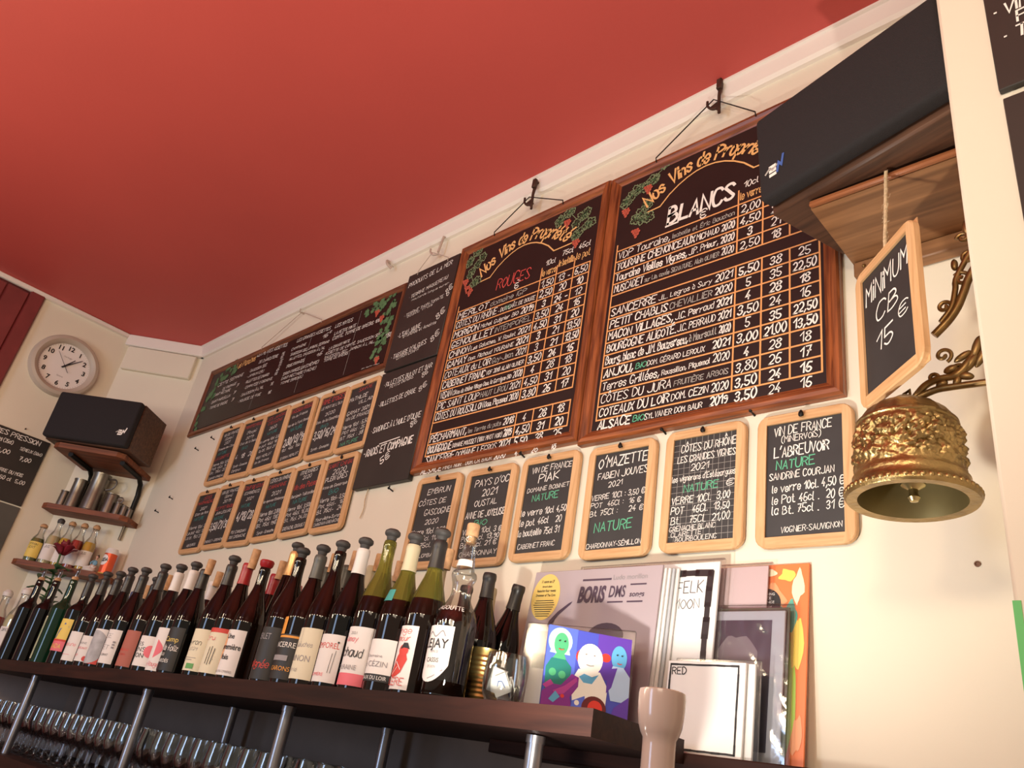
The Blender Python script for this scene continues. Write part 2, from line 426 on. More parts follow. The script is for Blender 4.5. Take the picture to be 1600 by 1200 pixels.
def write(mb, text, fn, u0, v0, u1, v1, h, mt, wt=1.0, slant=0.12, off=0.0007, jit=1.0, natural=False, lw=0.125):
    """handwritten line from (u0, v0) to (u1, v1) along its baseline"""
    S, W = strokes(text, jit)
    L = math.hypot(u1 - u0, v1 - v0); ca, sa = (u1 - u0) / L, (v1 - v0) / L
    kx = h if natural else L / (W + slant * 0.5)
    for q in S:
        ww = lw * h * wt * _rng.uniform(0.85, 1.15)
        pts = []
        for a, b in q:
            X = (a + b * slant) * kx; Y = b * h
            pts.append((u0 + X * ca - Y * sa, v0 + X * sa + Y * ca))
        mb.strip(pts, ww, mt, fn, off)
def center(mb, text, fn, uc, v, h, mt, wmax=None, **k):
    S, W = strokes(text, 0)
    wd = W * h
    if wmax and wd > wmax: wd = wmax
    write(mb, text, fn, uc - wd / 2, v, uc + wd / 2, v, h, mt, **k)

# ------------------------------------------------------------------ printed lettering (built-in face)
_tc = {}
def text_mesh(s, bold=0.0, shear=0.0):
    k = (s, bold, shear)
    if k not in _tc:
        cu = bpy.data.curves.new('type', 'FONT'); cu.body = s; cu.offset = bold; cu.shear = shear; cu.resolution_u = 3
        ob = bpy.data.objects.new('type', cu)
        me = bpy.data.meshes.new_from_object(ob)
        vs = [(v.co.x, v.co.y) for v in me.vertices]; fs = [tuple(p.vertices) for p in me.polygons]
        bpy.data.objects.remove(ob); bpy.data.meshes.remove(me); bpy.data.curves.remove(cu)
        _tc[k] = (vs, fs)
    return _tc[k]
def printed(mb, s, fn, uc, v, h, mt, width=None, bold=0.0, shear=0.0, off=0.0008, align='c'):
    vs, fs = text_mesh(s, bold, shear)
    if not vs: return
    x0 = min(p[0] for p in vs); x1 = max(p[0] for p in vs); sy = h / 0.70
    sx = sy if width is None else width / (x1 - x0)
    wd = (x1 - x0) * sx
    us = uc - wd / 2 if align == 'c' else uc
    mb.add([fn(us + (a - x0) * sx, v + b * sy, off) for a, b in vs], fs, mt)

LONG_LINES = [('Les Planches', -3.169, 2.683, -3.006, 2.687, 0.042, 'o', 1.0), ('LES PETiTES ASSiETTES', -2.997, 2.704, -2.751, 2.69, 0.023, 'w', 1.0), ('DE CHARCUTERiE', -2.957, 2.659, -2.8, 2.651, 0.02, 'w', 1.0), ('· SAUCiSSON SEC', -3.023, 2.631, -2.876, 2.627, 0.018, 'w', 1.0), ('· JAMBON CRU', -3.027, 2.606, -2.885, 2.6, 0.017, 'w', 1.0), ('· RiLLETTES DE CANARD', -3.026, 2.577, -2.825, 2.57, 0.018, 'w', 1.0), ("· COMPOTÉE D'OiGNONS", -3.017, 2.548, -2.784, 2.54, 0.017, 'w', 1.0), ("· SAUCiSSON À L'AiL", -3.027, 2.514, -2.834, 2.513, 0.017, 'w', 1.0), ('· MOUSSE DE FOiE', -3.028, 2.485, -2.839, 2.481, 0.017, 'w', 1.0), ('5', -2.772, 2.633, -2.75, 2.633, 0.019, 'w', 1.0), ('7€', -2.77, 2.651, -2.748, 2.65, 0.018, 'w', 1.0), ('5', -2.767, 2.614, -2.746, 2.613, 0.018, 'w', 1.0), ('5', -2.766, 2.596, -2.745, 2.595, 0.018, 'w', 1.0), ('6', -2.769, 2.575, -2.748, 2.575, 0.018, 'w', 1.0), ('5€', -2.773, 2.557, -2.751, 2.557, 0.018, 'w', 1.0), ('7€', -2.779, 2.511, -2.758, 2.511, 0.018, 'w', 1.0), ('8€', -2.774, 2.472, -2.753, 2.472, 0.017, 'w', 1.0), ('CETTE SEMAiNE', -3.299, 2.624, -3.073, 2.63, 0.021, 'w', 1.0), ('DE FROMAGE', -3.234, 2.592, -3.112, 2.594, 0.018, 'w', 1.0), ('· SAiNT NECTAiRE', -3.308, 2.576, -3.151, 2.571, 0.018, 'w', 1.0), ('· SAiNT-MARCELLiN', -3.312, 2.539, -3.129, 2.538, 0.018, 'w', 1.0), ('· TOMME DE BREBiS', -3.306, 2.511, -3.136, 2.508, 0.018, 'w', 1.0), ('7', -3.102, 2.579, -3.083, 2.578, 0.021, 'w', 1.0), ('7', -3.106, 2.544, -3.087, 2.543, 0.021, 'w', 1.0), ('7', -3.1, 2.507, -3.081, 2.507, 0.021, 'w', 1.0), ('LES GRANDES ASSiETTES', -2.673, 2.686, -2.434, 2.677, 0.02, 'w', 1.0), ('CAMPAGNE', -2.697, 2.651, -2.589, 2.65, 0.017, 'w', 1.0), ('SAUCiSSON SEC, JAMBON, SERRANO', -2.691, 2.626, -2.414, 2.612, 0.017, 'w', 1.0), ("RiLLETTES, SAUCiSSON À L'AiL", -2.687, 2.604, -2.43, 2.59, 0.016, 'w', 1.0), ('16', -2.474, 2.643, -2.436, 2.646, 0.024, 'w', 1.0), ('16', -2.474, 2.562, -2.438, 2.567, 0.021, 'w', 1.0), ('€', -2.43, 2.658, -2.415, 2.658, 0.014, 'w', 1.0), ('TROiS FROMAGES', -2.694, 2.57, -2.561, 2.568, 0.018, 'w', 1.0), ('SAiNT-MARCELLiN (CHÈVRE)', -2.699, 2.537, -2.446, 2.531, 0.019, 'w', 1.0), ('SAiNT-NECTAiRE (VACHE)', -2.702, 2.517, -2.451, 2.506, 0.017, 'w', 1.0), ('TOMME (BREBiS)', -2.695, 2.495, -2.534, 2.49, 0.016, 'w', 1.0), ('LES MiXTES', -2.401, 2.673, -2.287, 2.669, 0.021, 'w', 1.0), ('LA PETiTE MiXTE', -2.39, 2.637, -2.252, 2.635, 0.019, 'w', 1.0), ('COMTÉ, TOMME DE BREBiS 10€', -2.392, 2.615, -2.098, 2.611, 0.02, 'w', 1.0), ('LA GRANDE MiXTE', -2.396, 2.574, -2.263, 2.573, 0.017, 'w', 1.0), ('ASSiETTE DE COMTÉ, SAUCiSSON SEC', -2.412, 2.555, -2.066, 2.545, 0.017, 'w', 1.0), ("SAUCiSSON SEC, JAMBON À L'AiL,", -2.409, 2.538, -2.096, 2.523, 0.015, 'w', 1.0), ('TOMME DE BREBiS', -2.407, 2.524, -2.25, 2.517, 0.015, 'w', 1.0), ('18€', -2.04, 2.522, -1.998, 2.525, 0.025, 'w', 1.0), ('pain - beurre - vinaigre', -2.13, 2.424, -2.03, 2.421, 0.007, 'w', 1.0)]
SEA_LINES = [('PRODUiTS DE LA MER', -1.964, 2.701, -1.747, 2.723, 0.024, 'w', 1.1), ('· TERRiNE MAQUEREAU', -1.942, 2.647, -1.752, 2.667, 0.019, 'w', 1.0), ('moutarde langue oursin', -1.924, 2.634, -1.739, 2.641, 0.011, 'w', 1.0), ('8€', -1.737, 2.599, -1.712, 2.619, 0.028, 'w', 1.0), ('· TERRiNE THON-TOMATE', -1.943, 2.573, -1.75, 2.591, 0.016, 'w', 1.0), ('basilic frais', -1.924, 2.567, -1.799, 2.576, 0.012, 'w', 1.0), ('8', -1.734, 2.59, -1.723, 2.596, 0.025, 'w', 1.0), ("· L'EAU JAUNE", -1.948, 2.492, -1.837, 2.504, 0.024, 'w', 1.0), ("à l'anchois et échalote", -1.918, 2.486, -1.757, 2.495, 0.015, 'w', 1.0), ('8€', -1.755, 2.507, -1.723, 2.533, 0.029, 'w', 1.0), ("· TARTARE D'ALGUES", -1.953, 2.411, -1.784, 2.428, 0.022, 'w', 1.0), ('CiTRON CONFiT', -1.924, 2.404, -1.813, 2.412, 0.014, 'w', 1.0), ('8€', -1.758, 2.425, -1.724, 2.45, 0.027, 'w', 1.0), ('· RiLLETTES BULOT ET BAR', -1.953, 2.308, -1.725, 2.328, 0.021, 'w', 1.0), ('PETiTS OiGNONS', -1.918, 2.297, -1.806, 2.309, 0.014, 'w', 1.0), ('8€', -1.76, 2.298, -1.735, 2.312, 0.023, 'w', 1.0), ('· RiLLETTES DE CRABE', -1.953, 2.236, -1.777, 2.252, 0.022, 'w', 1.0), ('8€', -1.758, 2.248, -1.726, 2.268, 0.023, 'w', 1.0), ("· SARDiNES À L'HUiLE D'OLiVE", -1.956, 2.145, -1.723, 2.16, 0.024, 'w', 1.1), ('8€', -1.756, 2.129, -1.731, 2.144, 0.026, 'w', 1.0), ('· RADiS ET COMPAGNiE', -1.963, 2.066, -1.734, 2.077, 0.032, 'w', 1.5), ('5€', -1.864, 2.027, -1.824, 2.048, 0.029, 'w', 1.4)]

# ================================================================== the setting
YW = 1.27          # main wall
ZC = 2.926         # ceiling
b = MB(); b.box((-1.2, -0.9, -0.05), (6.6, 4.6, 0.1), FLOORM); struct(b.build('floor'))
b = MB(); b.box((-1.2, -0.9, ZC + 0.05), (6.6, 4.6, 0.1), CEIL); struct(b.build('ceiling'))
b = MB(); b.box((-1.145, YW + 0.06, ZC / 2), (4.99, 0.12, ZC), WALL); struct(b.build('wall_main'))
# chamfered corner between the main wall and the left wall
b = MB()
b.prism([(-3.64, YW), (-3.91, 1.0), (-4.03, 1.0), (-4.03, YW + 0.12), (-3.64, YW + 0.12)], WALL, lambda u, v, d: Vector((u, v, d)), 0, ZC)
struct(b.build('wall_corner'))
b = MB(); b.box((-3.97, 0.79, ZC / 2), (0.12, 0.42, ZC), WALL); struct(b.build('wall_left'))
# panelled door in the left wall
b = MB()
b.box((-3.985, -0.1, ZC / 2), (0.13, 1.36, ZC), DOORM)
def xl(d0): return lambda a, z, d: Vector((-3.92 + d0 + d, a, z))
for (y0, y1, z0, z1) in ((0.515, 0.58, 0, ZC), (0.42, 0.515, 0, ZC - 0.035), (-0.42, 0.42, ZC - 0.13, ZC - 0.035), (-0.42, 0.42, 2.05, 2.17)):
    b.box((-3.91, (y0 + y1) / 2, (z0 + z1) / 2), (0.03, y1 - y0, z1 - z0), DOORM, 0.006)
for (y0, y1, z0, z1) in ((-0.36, 0.385, 2.20, ZC - 0.16),):
    ring = [(y0, z0), (y1, z0), (y1, z1 - 0.07), (y1 - 0.04, z1 - 0.035), (y1 - 0.07, z1), (y0, z1), (y0, z0)]
    b.tube([(-3.915, y, z) for y, z in ring], 0.014, DOORM, 8)
    ring = [(y0 + .05, z0 + .05), (y1 - .05, z0 + .05), (y1 - .05, z1 - .11), (y1 - .08, z1 - .08), (y1 - .11, z1 - .05), (y0 + .05, z1 - .05), (y0 + .05, z0 + .05)]
    b.tube([(-3.918, y, z) for y, z in ring], 0.008, DOORM, 8)
for (y0, y1, z0, z1) in ((-0.36, 0.385, 0.9, 2.02),):
    b.tube([(-3.915, y, z) for y, z in ((y0, z0), (y1, z0), (y1, z1), (y0, z1), (y0, z0))], 0.014, DOORM, 8)
struct(b.build('door_1'))
# pier on the right, standing proud of the main wall
b = MB(); b.box((0.328, (0.80 + YW) / 2, ZC / 2), (1.0, YW - 0.80, ZC), WALL, 0.004); struct(b.build('wall_pier'))
# dark lower part of the wall behind the glasses
b = MB(); b.box((-2.07, YW - 0.006, 0.66), (3.14, 0.012, 1.32), TAUPE); struct(b.build('wall_lower'))
b = MB(); b.prism([(-3.630, 1.262), (-3.904, .994), (-3.912, 1.0), (-3.64, 1.272)], TAUPE, lambda u, v, d: Vector((u, v, d)), 0, 1.32); struct(b.build('trim_5'))
# trims under the ceiling
b = MB(); prof = [(0, ZC), (0.032, ZC), (0.032, ZC - 0.007), (0.026, ZC - 0.010), (0.020, ZC - 0.052), (0.012, ZC - 0.060), (0, ZC - 0.060)]
n = len(prof); x0, x1 = -3.665, -0.172
vs = [(x0 - 0.0 * p, YW - p, z) for p, z in prof] + [(x1, YW - p, z) for p, z in prof]
b.add(vs, [(i, (i + 1) % n, n + (i + 1) % n, n + i) for i in range(n)] + [tuple(range(n)), tuple(range(n, 2 * n))], TRIM)
struct(b.build('trim_1', angle=0.3))
dg = Vector((math.sqrt(.5), math.sqrt(.5), 0)); dn = Vector((math.sqrt(.5), -math.sqrt(.5), 0)); dm = Vector((-3.775, 1.135, 0))
RD = Matrix((dg, -dn, Vector((0, 0, 1)))).transposed()        # local x along the chamfered wall, -y into the room
def diag(a, d, z): return dm + dg * a + dn * d + Vector((0, 0, z))
b = MB(); b.box(diag(0, 0.012, ZC - 0.030), (0.40, 0.03, 0.06), TRIM, 0.004, RD); struct(b.build('trim_2'))
b = MB(); b.box(diag(-0.005, 0.008, ZC - 0.125), (0.345, 0.03, 0.125), WALL, 0.004, RD); struct(b.build('trim_3'))
b = MB(); b.box((-3.903, 0.2, ZC - 0.012), (0.02, 1.66, 0.024), TRIM, 0.004); struct(b.build('trim_4'))

# ================================================================== bar shelf, counter, posts
SZ = 1.354         # top of the bar shelf
outline = [(-3.90, 0.880), (-0.668, 0.857), (-0.707, 1.138), (-1.126, 1.138), (-1.126, 1.262), (-3.64, 1.262), (-3.90, 1.005)]
shelf = thing('bar_shelf', (-2.3, 1.07, SZ - 0.034), 'long dark reddish-brown wooden shelf carrying the row of wine bottles', 'shelf')
b = MB(); b.prism(outline, SHELFW, lambda u, v, d: Vector((u, v, d)), SZ - 0.034, SZ); b.build('shelf_board', shelf, True, 0.4)
for (x, y) in ((-3.016, 0.925), (-2.140, 0.925), (-1.473, 0.922), (-0.810, 0.915), (-3.313, 1.2), (-3.08, 1.205), (-2.192, 1.2), (-1.500, 1.2)):
    b = MB()
    b.lathe([(0, 1.084), (0.0125, 1.084), (0.0125, SZ - 0.046), (0.014, SZ - 0.046), (0.014, SZ - 0.036), (0, SZ - 0.036)], STEEL, 20, (x, y, 0))
    b.build('post', shelf, True, 0.5)
counter = MB()
counter.prism([(-3.90, 0.885), (-0.55, 0.885), (-0.55, 1.262), (-3.63, 1.262), (-3.90, 1.0)], SHELFW, lambda u, v, d: Vector((u, v, d)), 1.045, 1.084)
o = counter.build('back_counter', None, angle=0.4)
tag(o, 'dark wooden back counter below the shelf where the glasses stand', 'counter')
b = MB(); b.box((-0.808, 1.2035, 1.317), (0.632, 0.127, 0.038), SHELFW, 0.002)
tag(b.build('record_ledge'), 'narrow dark ledge by the wall under the leaning records', 'ledge')

# ================================================================== framed boards
def framed(root, x0, x1, z0, z1, fw, mh, mv, pm, thick=0.022):
    """moulded frame and writing panel, authored in world coordinates"""
    prof = [(0, 0), (0, thick - 0.006), (0.004, thick), (0.012, thick + 0.001), (0.020, thick - 0.003), (fw * 0.72, thick - 0.004), (fw * 0.86, thick - 0.009), (fw, thick - 0.011), (fw, 0.004)]
    b = MB(); loops = []
    for t, d in prof:
        loops.append([(x0 + t, YW - d, z0 + t), (x1 - t, YW - d, z0 + t), (x1 - t, YW - d, z1 - t), (x0 + t, YW - d, z1 - t)])
    for i in range(len(prof) - 1):
        for k in range(4):
            k2 = (k + 1) % 4
            b.add([loops[i][k], loops[i][k2], loops[i + 1][k2], loops[i + 1][k]], [(0, 1, 2, 3)], mh if k % 2 == 0 else mv)
    b.build('frame', root, True, 0.35)
    p = MB(); p.box(((x0 + x1) / 2, YW - 0.0065, (z0 + z1) / 2), (x1 - x0 - 2 * fw + 0.004, 0.009, z1 - z0 - 2 * fw + 0.004), pm)
    return p.build('panel', root, True)

def leaf(cx, cz, r, rot=0.0, lobes=5):
    pts = []
    n = lobes * 6
    for i in range(n + 1):
        a = 2 * PI * i / n
        rr = r * (0.66 + 0.34 * abs(math.cos(a * lobes / 2)) + 0.08 * math.cos(a * lobes * 3)) * (1.0 - 0.25 * max(0, math.cos(a - PI)))
        pts.append((cx + rr * math.cos(a + rot), cz + rr * math.sin(a + rot)))
    return pts
def vine(mb, fn, spots, fruit, size, filled, rs):
    """climbing vine: leaves at spots, berry clusters at fruit"""
    R = random.Random(rs)
    sp = [(u, v, 0) for u, v in spots]
    if len(sp) > 2: mb.strip([p[:2] for p in smooth_path(sp, 5)], 0.0022, LEAFL if not filled else LEAFP, fn, 0.0006)
    for (u, v) in spots:
        for k in range(2 if not filled else 5):
            sp_ = 1.15 if filled else 0.6
            L = leaf(u + R.uniform(-1, 1) * size * sp_, v + R.uniform(-1, 1) * size * sp_, size * (R.uniform(0.42, 0.68) if filled else R.uniform(0.7, 1.05)), R.uniform(0, 6.28))
            if filled:
                mb.fill(L[:-1], LEAFP, fn, 0.0007 + 0.0001 * k)
            else:
                mb.strip(L, 0.0026, LEAFL, fn, 0.0008)
                c = (sum(p[0] for p in L) / len(L), sum(p[1] for p in L) / len(L))
                for q in range(0, 30, 6): mb.strip([c, ((c[0] + L[q][0]) / 2, (c[1] + L[q][1]) / 2)], 0.0016, LEAFP, fn, 0.0008)
    for (u, v) in fruit:
        for r_ in range(4):
            for c_ in range(4 - r_ if r_ else 3):
                q = 0.0085
                cu = u + (c_ - (3 - r_) / 2) * q + R.uniform(-.001, .001); cv = v - r_ * q * 0.9
                mb.fill(disc(cu, cv, q * 0.55, n=8), GRAPE, fn, 0.0012)

def wire_hook(x, z, y=YW):
    """iron hook on the wall above a framed board"""
    t = thing('wall_hook', (x, y, z), None, 'hook', 'iron hooks under the ceiling trim')
    b = MB()
    b.tube([(x, y - .004, z + .075), (x, y - .03, z + .07), (x - .001, y - .034, z + .02), (x - .001, y - .03, z - .035)], [.006, .006, .0045, .004], IRON, 8)
    b.box((x, y - .036, z + .06), (.014, .012, .034), IRON, .002)
    b.build('shank', t, True)
    b = MB(); b.tube(smooth_path([(x, y - .026, z - .01), (x - .018, y - .032, z - .014), (x - .032, y - .034, z + .002), (x - .034, y - .034, z + .02)], 4), .0035, IRON, 8)
    b.add([(x + .002, y - .031, z + .012), (x + .002, y - .031, z - .034), (x - .028, y - .031, z + .0)], [(0, 1, 2)], IRON)
    b.build('hook_arm', t, True)
    return t

# --- board of red wines, board of white wines
RED_ROWS = [
 ("MERLOT", "domaine iGP", "", "1,50", "13 -", "6,50"), ("CÔTES DU RHÔNE", "- DOM. CHÂT. DE BOUZE", "", "2,50", "20", "10"),
 ("MORGON", "Michel Guignier BiO", "2019", "3", "24 -", "12"), ("GENOUiLLET", "iNTEMPOREL", "", "3,50", "24", "16"),
 ("CHiNON", "Les Galuches, W. Roulet", "2021", "4,50", "31", "20"), ("GAMAY", "Dom. Richaud TOURAiNE", "2021", "3", "21", "13,50"),
 ("COTEAUX du LOiR", "Guy-Jean.", "2021", "3", "21", "13,50"), ("CABERNET FRANC", "VDF 2018 ALAiN OLiViER", "", "3,50", "24", "16"),
 ("ViSAN", "Côtes du Rhône Village Dom. la Garrigue BiO", "2020", "4", "28", "18"), ("PiC SAiNT LOUP", "HAUT LiROU", "2021", "4,50", "31", "20"),
 ("CÔTES DU ROUSSiLLON", "Dom. Piquemal", "2020", "3,80", "26", "17"), None,
 ("PÉCHARMANT,", "les Terres du puits", "2018", "4", "28", "18"), ("BOURGOGNE", "DOMAiNE POUSSET (100% PiNOT NOiR)", "2019", "4,50", "31", "20"),
 ("SANCERRE", "DOMAiNE LEGROS", "2021", "5,50", "38", "25"), ("ALSACE", "PiNOT NOiR   DOM. CH. BAUR", "2020", "4", "28", "18")]
WHITE_ROWS = [
 ("VDP Touraine,", "Isabelle et Éric Bouchon", "", "2,00", "14", "9"), ("TOURAiNE CHENONCEAUX", "MiCHAUD", "2020", "4,50", "21", "14"),
 ("Touraine Vieilles Vignes,", "J.P. Prieur,", "2020", "3", "21", "13"), ("MUSCADET", "sur Lie, cuvée SiGNATURE, Alain OLiViER", "2020", "2,50", "18", "12"), None,
 ("SANCERRE", "J.L. Legros à Sury", "2021", "5,50", "38", "25"), ("PETiT CHABLiS", "CHEVALLiER", "2020", "5", "35", "22,50"),
 ("MACON ViLLAGES,", "J.C. Perraud", "2021", "4", "28", "18"), ("BOURGOGNE ALiGOTÉ.", "J.C. PERRAUD", "2021", "3,50", "24", "16"),
 ("Bourg. blanc de J.M. Bouzereau,", "à Meursault", "2020", "5", "35", "22,50"), ("ANJOU,", "BiO. DOM. GÉRARD LEROUX", "2021", "3,00", "21.00", "13,50"),
 ("Terres Grillées,", "Roussillon, Piquemal", "2020", "4", "28", "18"), ("CÔTES DU JURA", "FRUiTiÈRE ARBOiS", "", "3,80", "26", "17"),
 ("COTEAUX DU LOiR", "DOM. CEZiN", "2020", "3,50", "24", "16"), ("ALSACE", "BiO SYLVANER DOM. BAUR", "2019", "3,50", "24", "16")]

def frame_row_(rows, k): return rows is RED_ROWS and k == 15
def wine_board(x0, x1, z0, z1, lines, xs, top, rows, colour_word, word_mat, label, vines, seed):
    root = thing('wine_board', ((x0 + x1) / 2, YW, (z0 + z1) / 2), label, 'chalkboard', 'large framed wine lists')
    pan = framed(root, x0, x1, z0, z1, 0.032, FRH, FRV, BLACKB)
    fn = wallp(YW - 0.0112); pit = 0.0347
    g = MB()      # orange ruling and arch
    a, c1, c2, c3, e = xs
    zb = top - 14 * pit
    lw = 0.0038
    for k in range(15):
        if rows[k - 1 if k else 0] is None and rows is WHITE_ROWS: pass
        z = top - k * pit
        xe = e
        g.strip([(a, z), (xe, z)], lw, ORANGE, fn, .0006)
    g.strip([(a, top + .02), (a, zb)], lw, ORANGE, fn, .0007)
    gap = [k for k, r in enumerate(rows) if r is None][0]
    for x in (c1, c2, c3, e):
        t0 = top + .042 if x == c1 else top + (.03 if x < e else 0)
        g.strip([(x, t0), (x, top - gap * pit)], lw, ORANGE, fn, .0007)
        g.strip([(x, top - (gap + 1) * pit), (x, zb)], lw, ORANGE, fn, .0007)
    xm = (x0 + x1) / 2 - 0.012
    arc = [(xm - .168, 2.600), (xm - .128, 2.602)] + [(xm - .128 + .256 * t / 10, 2.602 + .072 * math.sin(PI * t / 10) ** 0.8) for t in range(1, 10)] + [(xm + .128, 2.602), (xm + .20, 2.603)]
    g.strip(arc, .0042, GOLDP, fn, .0007)
    # arched title
    S, W = strokes("Nos Vins de Propriété", 0.6)
    span = .335; h = .040
    for q in S:
        pts = []
        for p, r in q:
            t = (p + r * .25) / W; u = (t - .5) * span
            zb_ = 2.618 + .066 * (1 - (u / (span / 2)) ** 2) + (0.0 if t < .9 else -.0)
            sl = -2 * .066 * u / (span / 2) ** 2
            nx, nz = -sl / math.hypot(1, sl), 1 / math.hypot(1, sl)
            pts.append((xm + u + nx * r * h, zb_ + nz * r * h))
        g.strip(pts, .0062, GOLDP, fn, .0009)
    g.build('ruling', pan, True, flip=False)
    t = MB()
    hx = xm - .02
    if colour_word == 'BLANCS':
        center(t, colour_word, fn, hx + .01, 2.532, .047, word_mat, .18, wt=1.3)
        t.strip([(hx - .085, 2.526), (hx - .05, 2.527)], .005, CHALK, fn)
    else: center(t, colour_word, fn, hx, 2.540, .038, word_mat, .135, wt=.8, lw=.10)
    center(t, '€', fn, hx + .02, 2.510 if colour_word == 'BLANCS' else 2.517, .026, CHALK)
    for (s1, s2, p, q) in (('10cl', 'le verre', c1, c2), ('75cl', 'la bouteille', c2, c3), ('46cl', 'le pot', c3, e)):
        zz = top + .012 + (.0 if p == c1 else .012)
        center(t, s1, fn, (p + q) / 2, zz + .034, .017, CHALK, .045)
        center(t, s2, fn, (p + q) / 2, zz, .022, GOLDP, (q - p) * .86, wt=.85)
    for k, r in enumerate(rows):
        if r is None: continue
        z = top - (k + 1) * pit + (.008 if k < 14 or frame_row_(rows, k) else .011)
        frame_row = rows is RED_ROWS and k == 15
        f2 = wallp(YW - 0.0185) if frame_row else fn
        if frame_row: z += .004
        main, sec, yr, p1, p2, p3 = r
        h1 = .0205 if not frame_row else .017
        wt1 = [1.35, .95, 1.15, 1.2][(k * 7 + len(main)) % 4]
        _, Wm = strokes(main, 0); _, Ws = strokes(sec, 0); _, Wy = strokes(yr, 0) if yr else (0, 0)
        h2 = h1 * (.62 if len(sec) > 14 else .8)
        tot = (c1 - a) - .016
        need = Wm * h1 + .4 * h1 + Ws * h2 + (Wy * .9 * h1 + .4 * h1 if yr else 0)
        f = min(1.25, tot / need)
        x = a + .007
        write(t, main, f2, x, z, x + Wm * h1 * f, z, h1, CHALK, wt1, lw=.12); x += (Wm * h1 + .4 * h1) * f
        col = CHALK if (k % 3) else CHALKD
        if sec.startswith('BiO'):
            write(t, 'BiO', f2, x, z + .001, x + .03, z + .001, h2 * 1.1, GREENCH if rows is WHITE_ROWS else CHALK, 1.2); sec = sec[3:]; x += .036 * f
            write(t, sec.strip(' .'), f2, x, z + .001, x + (Ws * h2 - .03) * f * .9, z + .001, h2, CHALK, 1.0)
        else:
            write(t, sec, f2, x, z + .001, x + Ws * h2 * f, z + .002, h2, col if not frame_row else CHALK, 1.0)
        if yr:
            x = c1 - .008 - Wy * .9 * h1 * f
            write(t, yr, f2, x, z + .001, c1 - .008, z + .001, h1 * .92, CHALK, wt1)
        for s, p, q in ((p1, c1, c2), (p2, c2, c3), (p3, c3, e)):
            center(t, s, f2, (p + q) / 2, z - .001, .0205 if not frame_row else .017, CHALK, (q - p) * .76, wt=[1.3, 1.0, 1.15][(k + len(s)) % 3])
    for s in vines:
        vm = MB(); vine(vm, fn, s[0], s[1], .021, False, seed); vm.build('vine_drawing', pan, True, flip=False)
    if rows is RED_ROWS:
        write(t, 'BiO', fn, -1.455, 2.452, -1.43, 2.453, .012, GREENCH)
    t.build('lettering', pan, True, flip=False)
    return root
def hang(root, xl_, xr_, zl, xh, zh, y=YW - .024):
    b = MB(); b.tube([(xl_, y, zl - .012), (xl_, y - .003, zl), (xh, YW - .036, zh), (xr_, y - .003, zl), (xr_, y, zl - .012)], .0018, WIRE, 6)
    b.build('hanging_wire', root, True)
rb = wine_board(-1.710, -1.108, 1.976, 2.770, None, (-1.667, -1.327, -1.268, -1.205, -1.149), 2.511, RED_ROWS, 'ROUGES', REDCH,
    'large oak-framed wine board with ROUGES written in red under the arched title',
    [([(-1.66, 2.70), (-1.63, 2.725), (-1.615, 2.69), (-1.64, 2.65), (-1.62, 2.60)], [(-1.66, 2.63), (-1.645, 2.60), (-1.63, 2.585)]), ([(-1.285, 2.705), (-1.25, 2.715), (-1.215, 2.68), (-1.185, 2.69), (-1.18, 2.64), (-1.215, 2.63)], [(-1.255, 2.695), (-1.21, 2.605)])], 11)
hang(rb, -1.555, -1.275, 2.768, -1.413, 2.838)
wb = wine_board(-1.104, -0.4925, 1.963, 2.765, None, (-1.061, -0.718, -0.657, -0.595, -0.532), 2.506, WHITE_ROWS, 'BLANCS', CHALK,
    'large oak-framed wine board with BLANCS in white, partly behind the right speaker',
    [([(-1.055, 2.66), (-1.03, 2.69), (-1.00, 2.70), (-.965, 2.715), (-.93, 2.735)], [(-1.045, 2.64), (-.98, 2.69)]), ([(-.985, 2.62), (-1.01, 2.60), (-.98, 2.59)], [(-1.005, 2.555)]), ([(-.60, 2.70), (-.57, 2.67), (-.575, 2.63)], [(-.58, 2.60)])], 5)
hang(wb, -.955, -.674, 2.763, -.785, 2.865)
for x, z, s in ((-1.400, 2.825, 'above the ROUGES board'), (-0.770, 2.850, 'above the BLANCS board')):
    wire_hook(x, z)['label'] = 'rusty iron hook holding the wire ' + s

# --- long board of plates
lb = thing('plates_board', (-2.70, YW, 2.565), 'long dark-framed menu board with painted green vines near the corner', 'chalkboard')
pan = framed(lb, -3.425, -1.982, 2.394, 2.737, 0.030, BDH, BDV, BLACKB, 0.018)
t = MB(); fn = wallp(YW - 0.0112)
CM = {'w': CHALK, 'o': GOLDP, 'r': REDCH}
for (s, xa, za, xb, zb, h, c, wt) in LONG_LINES: write(t, s, fn, xa, za, xb, zb, h * .68, CM[c], wt * 1.0)
for (xa, za, xb, zb) in ((-2.655, 2.615, -2.475, 2.62), (-2.42, 2.622, -2.275, 2.622), (-2.28, 2.495, -2.17, 2.495), (-2.10, 2.652, -2.035, 2.655), (-3.06, 2.57, -2.91, 2.575), (-2.84, 2.595, -2.70, 2.6)):
    pass
for x in (-2.90, -2.56, -2.24): t.strip([(x, 2.43), (x - .002, 2.70)], .0012, CHALKD, fn)
t.build('lettering', pan, True, flip=False)
def paint(*a):
    v = MB(); vine(v, fn, *a); v.build('vine_painting', pan, True, flip=False)
paint([(-3.385, 2.46)], [], .030, True, 1); paint([(-3.36, 2.585), (-3.34, 2.56)], [], .032, True, 2); paint([(-3.31, 2.665), (-3.26, 2.69), (-3.22, 2.70), (-3.18, 2.70)], [], .027, True, 3)
paint([(-2.18, 2.69), (-2.14, 2.69), (-2.10, 2.69), (-2.065, 2.70)], [(-2.13, 2.665)], .024, True, 4); paint([(-2.06, 2.65), (-2.045, 2.62), (-2.055, 2.59)], [(-2.09, 2.63)], .024, True, 5)
